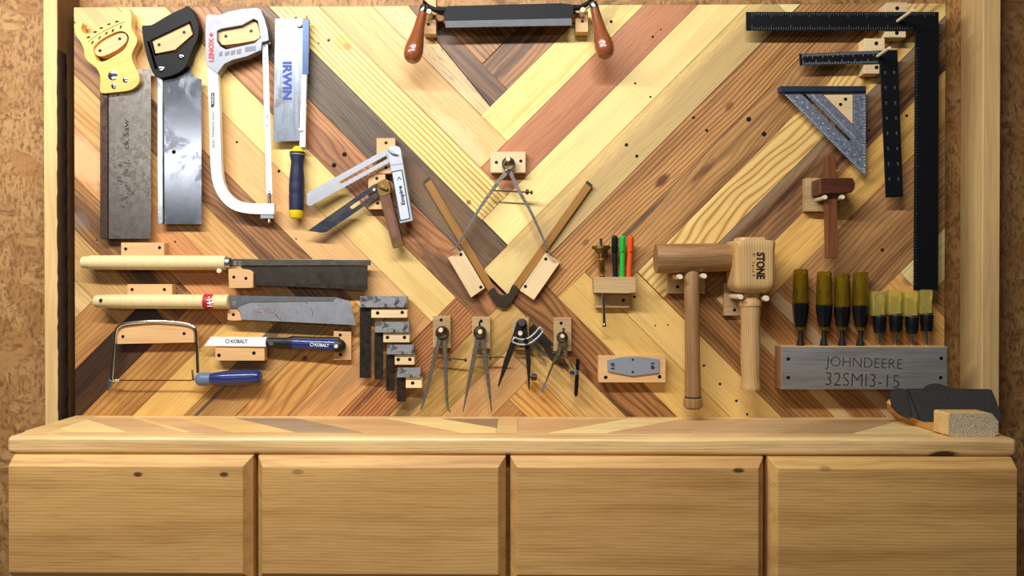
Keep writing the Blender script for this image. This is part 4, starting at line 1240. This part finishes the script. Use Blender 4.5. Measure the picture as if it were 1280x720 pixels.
# ================================================================== nested try squares
M_TSTOCK = metal('mottled_stock_steel', '#a6a8ac', rough=0.42, metallic=0.5, blot='#29221d', blot_amt=0.92, blot_scale=55, thresh=0.52, var=0.2)
M_TBLADE = metal('dark_blade_steel', '#3f3a35', rough=0.45, blot='#252019', blot_amt=0.6, blot_scale=90)
names = ('largest of the four dark try squares', 'second largest of the four dark try squares', 'third of the four dark try squares by size', 'smallest of the four dark try squares')
for i, (sx0, sy0, sx1_, sy1, bx0, bx1, by, hx0, hx1, hy0, hy1, scr) in enumerate((
        (450.2, 370.2, 508.8, 384.2, 449.6, 463.6, 472.5, 464, 509.2, 386, 397.2, [(472, 391.3), (502.8, 390.6)]),
        (468.8, 402.4, 511.4, 415.6, 468, 478.8, 474.2, 479, 512, 416.2, 428, [(484.3, 421.8), (505.6, 421.8)]),
        (483.6, 431.2, 517.6, 443, 482.6, 493.2, 488.4, 493.4, 518, 443.4, 456, [(497.8, 449.4), (512.3, 449.3)]),
        (496.2, 460, 526.4, 471.8, 496, 507, 502, 507.2, 527.4, 472, 485, [(515.8, 478.8)]))):
    t = thing('try_square', names[i] + ' on the board', 'square', (bx0 + bx1) / 2, by, 0, 'nested try squares')
    hb = 0.0195 + 0.001
    prism('stock', rect(sx0, sy0, sx1_, sy1), 0.010, 0.028, M_TSTOCK, t, bevel=0.0006)
    prism('blade', rect(bx0, sy1 - 0.5, bx1, by), 0.016, 0.0185, M_TBLADE, t, bevel=0.0003, segs=1)
    holder('pale block under the ' + ('largest try square stock', 'second try square stock', 'third try square stock', 'smallest try square stock')[i], (hx0, hy0, hx1, hy1), 0.022, scr, mat=M_PALE, scr=2.4)

# ================================================================== dividers, lower row
t = thing('outside_spring_caliper', 'dark spring caliper with outward curled tips beside the try squares', 'caliper', 551, 515)
M_DIV = metal('dull_divider_steel', '#7c766d', rough=0.45, metallic=0.7, blot='#332b23', blot_amt=0.7, blot_scale=80)
A = curve([(550, 421), (546, 436), (542.5, 449), (535, 480), (530, 500), (527.4, 508.5), (525, 512)], 3, closed=False)
B = curve([(555, 421), (556, 436), (556.5, 449), (557.5, 480), (558.6, 502), (560, 511), (563, 515.4)], 3, closed=False)
wd = [5.4 - 3.8 * max(0, (i / (len(A) - 1) - 0.25) / 0.75) for i in range(len(A))]
bow_divider(t, 552.4, 416, 8.2, [(A, wd), (B, wd)], ((541, 446), (583, 450), 0.8), M_DIV, nut=[(562, 448.2, 2.4, 3.2), (582, 450, 3, 2.4)])
holder('grey oak block behind the caliper with curled tips', (541, 395, 563.2, 435), 0.014, [(551.4, 400)], [(550.8, 412.8, 3.0, 0.040)], mat=M_GREYOAK)

t = thing('spring_divider', 'dark spring divider with two straight pointed legs', 'divider', 600, 515)
A = [(598, 421), (592.5, 446), (586, 478), (578.8, 515)]
B = [(602.5, 421), (606, 446), (611, 482), (614.8, 516.5)]
bow_divider(t, 599.6, 415.6, 8.0, [(A, [6.0, 5.6, 4.2, 1.0]), (B, [6.0, 5.6, 4.2, 1.0])], ((592, 446.5), (631, 446.5), 0.8), M_DIV, nut=[(613, 446.5, 2.4, 3.2), (620, 446.5, 2, 1.6)])
holder('grey oak block with slot behind the straight legged divider', (590.2, 396, 612.8, 436), 0.014, [(601.4, 401.4)], [(600, 414.8, 3.0, 0.040)], mat=M_GREYOAK, extra=lambda q: prism('slot', rect(598.4, 402, 600.6, 409), 0.013, 0.0144, M_SCREW, q))

t = thing('wing_compass', 'black wing compass with silver curved quadrant', 'compass', 645, 485)
h = 0.024
prism('leg', [(646, 402), (650, 398.6), (656, 399), (646, 430), (638.6, 448), (633, 462), (623.4, 484), (622.2, 482), (630, 450), (638, 428)], h, h + 0.0045, plain('black_iron_leg', '#2a2826', rough=0.5, metallic=0.6), t, bevel=0.0008)
prism('leg', [(648, 400.6), (653, 398.4), (658, 401), (661, 428), (663.6, 452), (661.8, 488), (660.6, 487), (657.6, 450), (656, 430), (650, 412)], h - 0.0048, h - 0.0003, plain('black_iron_leg', '#2a2826', rough=0.5, metallic=0.6), t, bevel=0.0008)
stud('pivot', 652.2, 403.6, 4.6, h - 0.004, h + 0.008, M_STEEL, t, seg=18)
M_QUAD = metal('dull_silver_quadrant', '#a9adb3', rough=0.4, metallic=0.5)
arc = curve([(641.6, 424.4), (648, 427), (655, 427.6), (663, 425), (671, 418.6), (677, 411)], 4, closed=False)
sweep('quadrant', [(x, y, h + 0.0072) for x, y in ribbon(arc, 6.4)], 1.3, M_QUAD, t, seg=8, closed=True)
stud('lock_screw', 657.4, 426.4, 3.2, h, h + 0.012, M_BLACK, t, seg=12)
lathe('thumb_nut', (662, 471, h), (671, 471.6, h), [(0, 1.6), (0.25, 1.6), (0.3, 4.2), (0.9, 4.2), (1, 3.2)], M_DKSTEEL, t, seg=14)
holder('grey oak block behind the wing compass', (640, 396.6, 661.2, 437), 0.014, [(652, 432)], [(650.4, 416.8, 3.0, 0.040)], mat=M_GREYOAK)

t = thing('pencil_compass', 'slim brass coloured compass holding a black pencil', 'compass', 700, 495)
M_THIN = metal('tarnished_brass', '#8d8160', rough=0.4, blot='#4e4430', blot_amt=0.5, blot_scale=80)
bow_divider(t, 703, 422, 7.0, [([(701, 428), (697.6, 440), (687, 466), (677.4, 491)], [4.6, 4.0, 2.4, 1.0]), ([(705, 428), (707.6, 441), (710, 448), (717.6, 462)], [4.6, 4.2, 2.4, 2.0])], ((690.5, 441.5), (711, 444), 1.2), M_THIN, nut=[(692, 441.6, 4, 2.6)])
prism('joint_plate', [(699.6, 420), (706.4, 420), (709.6, 446), (706, 448), (703, 432), (699.4, 446), (695.4, 444)], 0.0272, 0.0295, M_THIN, t, bevel=0.0006)
sweep('thumb_stem', [(704.6, 410, 0.024), (704.2, 420, 0.026)], 1.4, M_DKSTEEL, t, seg=8)
prism('needle_holder', ribbon([(681.6, 479), (678, 489)], 3.2), 0.020, 0.028, M_SILVER, t, bevel=0.0006)
prism('clamp', [(714, 463), (719, 461.6), (724, 463), (723.6, 468), (717, 469), (714, 467)], 0.020, 0.030, M_SILVER, t, bevel=0.0008)
lathe('pencil', (722.4, 449, 0.026), (719.8, 496, 0.026), [(0, 2.4), (0.92, 2.5), (0.94, 1.9), (0.97, 1.6), (1.0, 0.4)], M_BLACK, t, seg=12)
stud('clamp_screw', 715.4, 465.8, 2.2, 0.026, 0.034, M_DKSTEEL, t, seg=10)
holder('grey oak block behind the pencil compass', (692, 397, 714.2, 439), 0.014, [(701.4, 404)], [(703.2, 420.2, 2.6, 0.036)], mat=M_GREYOAK)

t = thing('dovetail_marker', 'six sided silver dovetail marker plate on its oak block', 'dovetail marker', 790, 471)
pl = prism('plate', [(758.8, 450.2), (776, 446.6), (790.6, 445.6), (806, 446.6), (823.8, 449.2), (823.8, 466), (791.2, 470), (759.6, 464)], 0.024, 0.028, metal('brushed_plate', '#a4acbc', rough=0.45, metallic=0.45, streak=(1, 12, 1), var=0.1), t, bevel=0.0005, segs=1)
lettering('1:5', 766, 457.4, 0.0281, 8, 4.6, 90, M_INK, pl, weight=0.05, thick=0.0004)
lettering('1:8', 816, 457.6, 0.0281, 8, 4.6, -90, M_INK, pl, weight=0.05, thick=0.0004)
for y in (449.6, 465):
    stud('magnet_dot', 791, y, 1.5, 0.0275, 0.0284, M_DKSTEEL, pl, seg=10)
holder('oak block carrying the six sided dovetail marker', rrect(748, 445.2, 832, 478, 1.5), 0.0236, [(757.2, 471.8), (824.6, 471)], mat=M_OAK, scr=2.5)

# ================================================================== pens and wheel gauge
def pen_block(q):
    prism('mount', rect(744, 362, 787, 384.6), 0.0005, 0.014, M_GREYOAK, q, bevel=0.0006)
    stud('screw', 779.2, 375.4, 2.2, 0.012, 0.0145, M_SCREW, q, seg=12)


holder('weathered wooden pen holder block with holes along its top', [(742.2, 346.4), (794.6, 346), (795, 365.4), (784, 366.6), (743, 366.2)], 0.045, [], [], mat=M_GREYOAK, extra=pen_block)
for nm, col, xa, xb, lb in (('black', '#141416', 768.4, 769.2, 'black marker pen standing in the pen holder'), ('green', '#2fae3c', 778.4, 777.6, 'green marker pen standing in the pen holder'), ('orange', '#e0551d', 788.6, 785.8, 'orange marker pen standing in the pen holder')):
    t = thing('marker_pen', lb, 'pen', xb, 346, 0.026, 'marker pens')
    m = plain(nm + '_pen_plastic', col, rough=0.35, var=0.04)
    hh = 0.028
    lathe('cap', (xa, 294.5, hh), (xa + (xb - xa) * 0.42, 316, hh), [(0, 1.6), (0.04, 2.8), (0.1, 4.1), (0.9, 4.4), (1, 3.8)], m, t, seg=14)
    lathe('barrel', (xa + (xb - xa) * 0.4, 315, hh), (xb, 347, hh), [(k / 12, 3.2 if k % 2 else 3.5) for k in range(13)], m, t, seg=14)
    prism('clip', [(xa - 1.2, 297), (xa + 1.2, 297), (xa + 1.0, 314), (xa - 1.0, 314)], hh + 0.007, hh + 0.0095, m, t, bevel=0.0006)
    stud('tip', xa, 294.6, 1.2, hh - 0.002, hh + 0.002, M_CHROME, t, seg=10)
t = thing('wheel_marking_gauge', 'brass wheel marking gauge with steel rod through the pen holder', 'marking gauge', 752, 408)
hh = 0.028
sweep('rod', [(751, 298, hh), (752, 330, hh), (754, 366, hh), (755.6, 408, hh)], 2.0, M_CHROME, t, seg=12)
lathe('flange', (751.2, 307.4, hh), (751.4, 317, hh), [(0, 11.4), (0.35, 11.6), (0.5, 8.5), (1, 5.6)], M_BRASS, t)
lathe('body', (751.4, 316, hh), (752.4, 345, hh), [(0, 5.4), (0.25, 5.4), (0.3, 4.3), (0.95, 4.3), (1, 3.4)], M_BRASSB, t)
stud('lock_knob', 754.4, 319.8, 2.8, hh, hh + 0.014, metal('blue_steel_knob', '#5c6a80', rough=0.3), t, seg=14)
lathe('cutter', (755.5, 404, hh), (755.7, 408.4, hh), [(0, 2.0), (0.3, 2.8), (1, 2.6)], M_CHROME, t, seg=14)
lathe('fine_nut', (752.5, 342, hh), (752.8, 347, hh), [(0, 3.6), (1, 3.6)], M_DKSTEEL, t, seg=12)

# ================================================================== mallets
t = thing('round_head_mallet', 'worn wooden mallet with a cylindrical crosswise head', 'mallet', 866, 511)
lathe('head', (819.5, 323.4, 0.054), (911.5, 321.6, 0.050), [(0, 17.4), (0.02, 18.4), (0.5, 18.0), (0.98, 17.4), (1, 16.8)], M_HICK, t, seg=36)
lathe('handle', (864.4, 337, 0.052), (866.4, 511, 0.052), [(0, 8.6), (0.02, 9.6), (0.25, 9.2), (0.5, 9.2), (0.8, 9.8), (0.91, 10.2), (0.918, 9.8), (0.93, 11.6), (0.965, 12.0), (0.985, 11.4), (1.0, 8.5)], M_HICK, t)
lathe('groove', (866.2, 495.4, 0.052), (866.2, 497.2, 0.052), [(0, 10.35), (1, 10.35)], M_INK, t)
holder('brown oak block with two pegs under the cylindrical mallet head', (834.4, 343, 881.2, 367), 0.014, [(847.2, 358.6)], [(850.6, 346, 3.3, 0.078), (880.6, 345, 3.4, 0.078)], mat=M_GREYOAK)

t = thing('carving_mallet', 'pale turned mallet with barrel shaped head and dark branded letters', 'mallet', 938, 487)
H_ = 0.058
hd = lathe('head', (937.6, 297.4, H_), (937.6, 366, H_), [(0, 16.8), (0.05, 17.6), (0.065, 24.6), (0.1, 25.8), (0.2, 25.2), (0.28, 24.9), (0.5, 24.9), (0.76, 24.9), (0.84, 25.0), (0.9, 24.0), (0.96, 20.5), (1, 15)], M_ASH, t, seg=40, sq=7.0)
lathe('neck', (937.8, 364, H_), (937.8, 384, H_), [(0, 13.5), (0.35, 11.5), (0.6, 12.4), (0.72, 13.6), (0.9, 13.8), (1, 12.4)], M_ASH, t)
lathe('handle', (937.8, 383, H_), (938.2, 486.6, H_), [(0, 12.6), (0.2, 11.4), (0.4, 12.0), (0.65, 12.0), (0.85, 10.9), (0.95, 12.2), (0.985, 12.8), (1, 12.2)], M_ASH, t)
slab_h = H_ + px(24.6, H_) + 0.0004
lettering('STONE', 950.6, 332, H_ + 0.0424, 33, 10.4, -90, plain('burnt_brand', '#1b100a', rough=0.8), hd, weight=0.03, thick=0.0006)
random.seed(5)
marks('small_brand', [(941 + random.uniform(-1, 1), y, 942.8 + random.uniform(-1, 1), y + random.uniform(-0.8, 0.8), random.uniform(0.6, 1.3)) for y in (317, 320, 327, 328.5, 332, 334, 337, 339, 344)], H_ + 0.0424, plain('faint_brand', '#4b3524', rough=0.8), hd)
holder('grey oak block with two pegs under the barrel shaped mallet head', (905, 354, 952, 394.6), 0.011, [(918.2, 387.5)], [(926.2, 371.2, 3.4, 0.088), (958.2, 373, 3.9, 0.088)], mat=M_GREYOAK)

# ================================================================== chisels and their rack
M_AMBER = plain('brown_green_clear_handle', '#b39a2c', rough=0.1, trans=0.85, var=0.1, ior=1.42)
M_AMBERD = plain('dark_amber_core', '#b8a030', rough=0.3, var=0.3)
M_CLEAR = plain('yellow_clear_handle', '#f2e884', rough=0.12, trans=0.75, var=0.05, ior=1.40)
M_CHBLK = plain('black_chisel_sleeve', '#0e1116', rough=0.3)
hh = 0.026
for i, (x, yt, yf_) in enumerate(((1000.8, 336.4, 0), (1030.2, 339.4, 0), (1052.8, 342.2, 0), (1075.8, 340.2, 0))):
    lb = ('amber handled chisel nearest the mallets, first of four large ones', 'second large amber handled chisel from the mallets', 'third large amber handled chisel, shortest standing of the four', 'fourth large amber handled chisel, beside the small yellow ones')[i]
    t = thing('wood_chisel', lb, 'chisel', x, 433, hh, 'large chisels')
    lathe('handle', (x, yt, hh), (x, 413, hh), [(0, 7.6), (0.03, 8.6), (0.25, 9.2), (0.5, 9.8), (0.62, 9.4), (0.8, 6.8), (0.95, 5.6), (1, 5.2)], M_AMBER, t, seg=8, smooth=20)
    lathe('core_rod', (x, yt + 6, hh), (x, 408, hh), [(0, 4.4), (0.25, 4.4), (0.3, 2.6), (1, 2.6)], M_AMBERD, t, seg=12)
    y0 = yt + 45
    lathe('sleeve', (x, y0 - 4, hh), (x, 408, hh), [(0, 9.5), (0.15, 9.9), (0.45, 9.0), (0.7, 8.0), (1, 6.6)], M_CHBLK, t, seg=8, smooth=20)
    lathe('shank', (x, 408, hh), (x, 431, hh), [(0, 3.0), (0.4, 2.8), (1, 3.0)], M_DKSTEEL, t, seg=14)
    prism('blade', [(x - 2.8, 423), (x + 2.8, 423), (x + 5.6, 434), (x - 5.6, 434)], hh - 0.003, hh + 0.002, M_DKSTEEL, t, bevel=0.0004)
for i, (x, yt) in enumerate(((1099.4, 364.2), (1120, 363), (1140, 365), (1158.6, 362))):
    lb = ('first small chisel with clear yellow square handle, beside the large ones', 'second small chisel with clear yellow square handle', 'third small chisel with clear yellow square handle', 'last small chisel with clear yellow square handle, under the framing square')[i]
    t = thing('small_chisel', lb, 'chisel', x, 433, hh, 'small chisels')
    prism('handle', [(x - 7.8, yt + 1), (x - 6.5, yt), (x + 6.5, yt), (x + 7.8, yt + 1), (x + 7.8, yt + 9), (x + 6.8, yt + 13), (x + 7.0, yt + 31), (x - 7.0, yt + 31), (x - 6.8, yt + 13), (x - 7.8, yt + 9)], hh - 0.012, hh + 0.012, M_CLEAR, t, bevel=0.002)
    lathe('sleeve', (x, yt + 29, hh), (x, yt + 52, hh), [(0, 7.8), (0.05, 8.0), (0.6, 7.6), (0.95, 6.8), (1, 6.0)], M_CHBLK, t)
    lathe('ferrule_ring', (x, yt + 30, hh), (x, yt + 31.4, hh), [(0, 8.1), (1, 8.1)], M_BRIGHT, t)
    lathe('shank', (x, yt + 50, hh), (x, 434, hh), [(0, 2.3), (0.6, 1.9), (1, 1.9)], M_CHROME, t, seg=12)
t = thing('chisel_rack', 'long grey stained wooden chisel rack block with carved lettering', 'chisel rack', 1080, 487)
h1 = 0.044
bd = prism('body', [(977.6, 433.6), (1184.2, 434), (1184.4, 487), (977, 486.8)], 0.0005, h1, M_GREYW, t, bevel=0.0012)
prism('top_edge', [(977.8, 432.8), (1184, 433.2), (1184.2, 434.4), (977.8, 434.2)], 0.001, h1 - 0.0004, M_OAK, bd)
prism('end_face', [(976.4, 434), (977.6, 434), (977.2, 486.4), (976.2, 486.4)], 0.001, h1 - 0.001, wood('raw_end', '#a07a58', rough=0.7), bd)
M_CARV = plain('burnt_groove', '#1e1c1c', rough=0.8)
lettering('JOHNDEERE', 1080, 455.3, h1, 95, 16.2, -2.2, M_CARV, bd, weight=-0.018, thick=0.0002)
lettering('32SMI3-15', 1078, 475.2, h1, 91, 16.2, -2.2, M_CARV, bd, weight=-0.018, thick=0.0002)
for x, y in ((985.4, 448.8), (985.4, 472), (1176.6, 448), (1176, 472)):
    stud('screw', x, y, 2.4, h1 - 0.003, h1 + 0.0003, M_SCREW, bd, seg=12)

# ================================================================== wooden plane on the bench
t = tag(bpy.data.objects.new('wooden_hand_plane', None), 'dark soled wooden hand plane lying on its side on the bench', 'hand plane')
A, B = PZ(1119, 525.5, ZB), PZ(1180, 544.5, ZB)
link_obj(t, Matrix.Translation(B), None)
M_PLW = wood('orange_plane_body', '#cf9a5c', lines=0.15, grain=0.35, dark='#a06c34', rough=0.5)
M_SOLE = plain('dark_grey_sole', '#2e2c2b', rough=0.7, var=0.4, scale=160, spec=0.2)
up = Vector((0, 0, 1))
zc = 0.0006
n0 = A + up * zc + Vector((0.012, 0, 0))
n1 = PZ(1169, 538.0, ZB) + up * zc + Vector((0.012, 0.004, 0))
rx = Vector((0.105, 0, 0))
hA, hB = 0.030, 0.014
v = [n0, n1, n1 + rx, n0 + rx, n0 + up * hA, n1 + up * hB, n1 + rx + up * hB, n0 + rx + up * hA]
f = [(0, 1, 2, 3), (4, 5, 6, 7), (0, 1, 5, 4), (1, 2, 6, 5), (2, 3, 7, 6), (3, 0, 4, 7)]
add_mesh('body', v, f, M_PLW, t, bevel=0.002)


def hs(x, y):
    return 0.128 + (y - 505) * 0.0011 + (x - 1180) * 0.0006


def hp(pts):
    return [(x, y, hs(x, y)) for x, y in pts]


slab('toe_sole', hp(curve([(1113.6, 497), (1115.4, 490), (1120, 487), (1133, 486.8), (1135.4, 500), (1140, 522.4), (1130, 521.4), (1121.6, 514.6), (1115.6, 507)], 2)), 0.012, M_SOLE, t, bevel=0.001)
slab('heel_sole', hp([(1136.4, 486.6), (1240, 487.2), (1245.5, 500), (1251, 516), (1251.4, 526), (1152.4, 527), (1146.6, 514)]), 0.012, M_SOLE, t, bevel=0.001)
slab('mouth_shade', [(x, y, hs(x, y) - 0.006) for x, y in [(1132, 488), (1140, 488), (1154, 524), (1140, 522)]], 0.004, M_INK, t)  # dark plate behind the gap: its shade is put into the colour
def on_bench(x, y):
    return (x, y, -PZ(x, y, ZB + 0.0006).y)


ck = [(1109, 503.5, 0.078), (1113.4, 498, hs(1113.4, 498) - 0.003)] + [(x, y, hs(x, y) - 0.003) for x, y in ((1116.5, 507), (1122.5, 514), (1131, 520.5), (1141, 522), (1152, 526.4), (1177, 527))]
ck += [on_bench(1174, 541), on_bench(1150, 533.8), on_bench(1121, 525), (1111, 514, 0.06)]
slab('cheek', ck, 0.004, M_PLW, t)
slab('iron', [(x, y, hs(x, y) - 0.018) for x, y in curve([(1154, 490), (1158, 482.5), (1170, 479.4), (1181, 481.6), (1187, 487), (1187, 495), (1154, 495)], 2)], 0.004, M_SOLE, t, bevel=0.0005)

fz = ZB + 0.0005
e0, e1 = PZ(1185.5, 545.6, fz), PZ(1246, 545.6, fz)
bx = tag(bpy.data.objects.new('end_grain_block', None), 'short pale timber offcut showing its end grain, in front of the hand plane', 'wood block')
link_obj(bx, Matrix.Translation(e0), None)


def endgrain():
    m, t_, p = new_mat('end_grain_rings')
    tc = t_.n('ShaderNodeTexCoord').outputs['Object']
    n = t_.noise(tc, 75.0, 4.0, 0.65)
    d = t_.vmath('LENGTH', t_.vmath('MULTIPLY', t_.vmath('SUBTRACT', tc, (0.006, -0.020, 0)), (1, 1, 0)))
    s = t_.math('SINE', t_.math('ADD', t_.math('MULTIPLY', d, 6.2832 / 0.0042), t_.math('MULTIPLY', n, 14.0)))
    sp = t_.noise(tc, 420.0, 3.0, 0.7)
    c = t_.mix(t_.math('MULTIPLY', t_.smooth(s, -0.2, 0.9), 0.75), lin('#d8c8a8'), lin('#8f7a5c'))
    c = t_.mix(t_.math('MULTIPLY', t_.smooth(sp, 0.5, 0.66), 0.75), c, lin('#6b5840'))
    t_.link(c, p.inputs['Base Color'])
    p.inputs['Roughness'].default_value = 0.8
    return m


ww = e1.x - e0.x
hgt = (W(1216, 517, -e0.y).z - fz)
c0 = Vector((e0.x, e0.y, fz))
lenb = 0.042
prof = [(0.004, 0), (ww - 0.006, 0), (ww, 0.004), (ww, hgt * 0.72), (ww - 0.010, hgt), (ww * 0.72, hgt), (0.003, hgt), (0, hgt - 0.003), (0, 0.003)]
n = len(prof)
lean = Vector((-0.010, lenb, 0.002))
fr_ = [c0 + Vector((x, 0, z)) for x, z in prof]
bk_ = [q + Vector((-0.006, lenb, 0.001 if q.z > fz + 0.01 else 0.0)) for q in fr_]
add_mesh('timber', fr_ + bk_, [tuple(range(n)), tuple(range(2 * n - 1, n - 1, -1))] + [(i, (i + 1) % n, n + (i + 1) % n, n + i) for i in range(n)], wood('pale_offcut_wood', '#d9b27a', lines=0.2, grain=0.3), bx)
fc = [q + Vector((0, -0.0006, 0)) for q in fr_]
fb = [q + Vector((0, 0.0004, 0)) for q in fr_]
add_mesh('end_grain', fc + fb, [tuple(range(n)), tuple(range(2 * n - 1, n - 1, -1))] + [(i, (i + 1) % n, n + (i + 1) % n, n + i) for i in range(n)], endgrain(), bx)
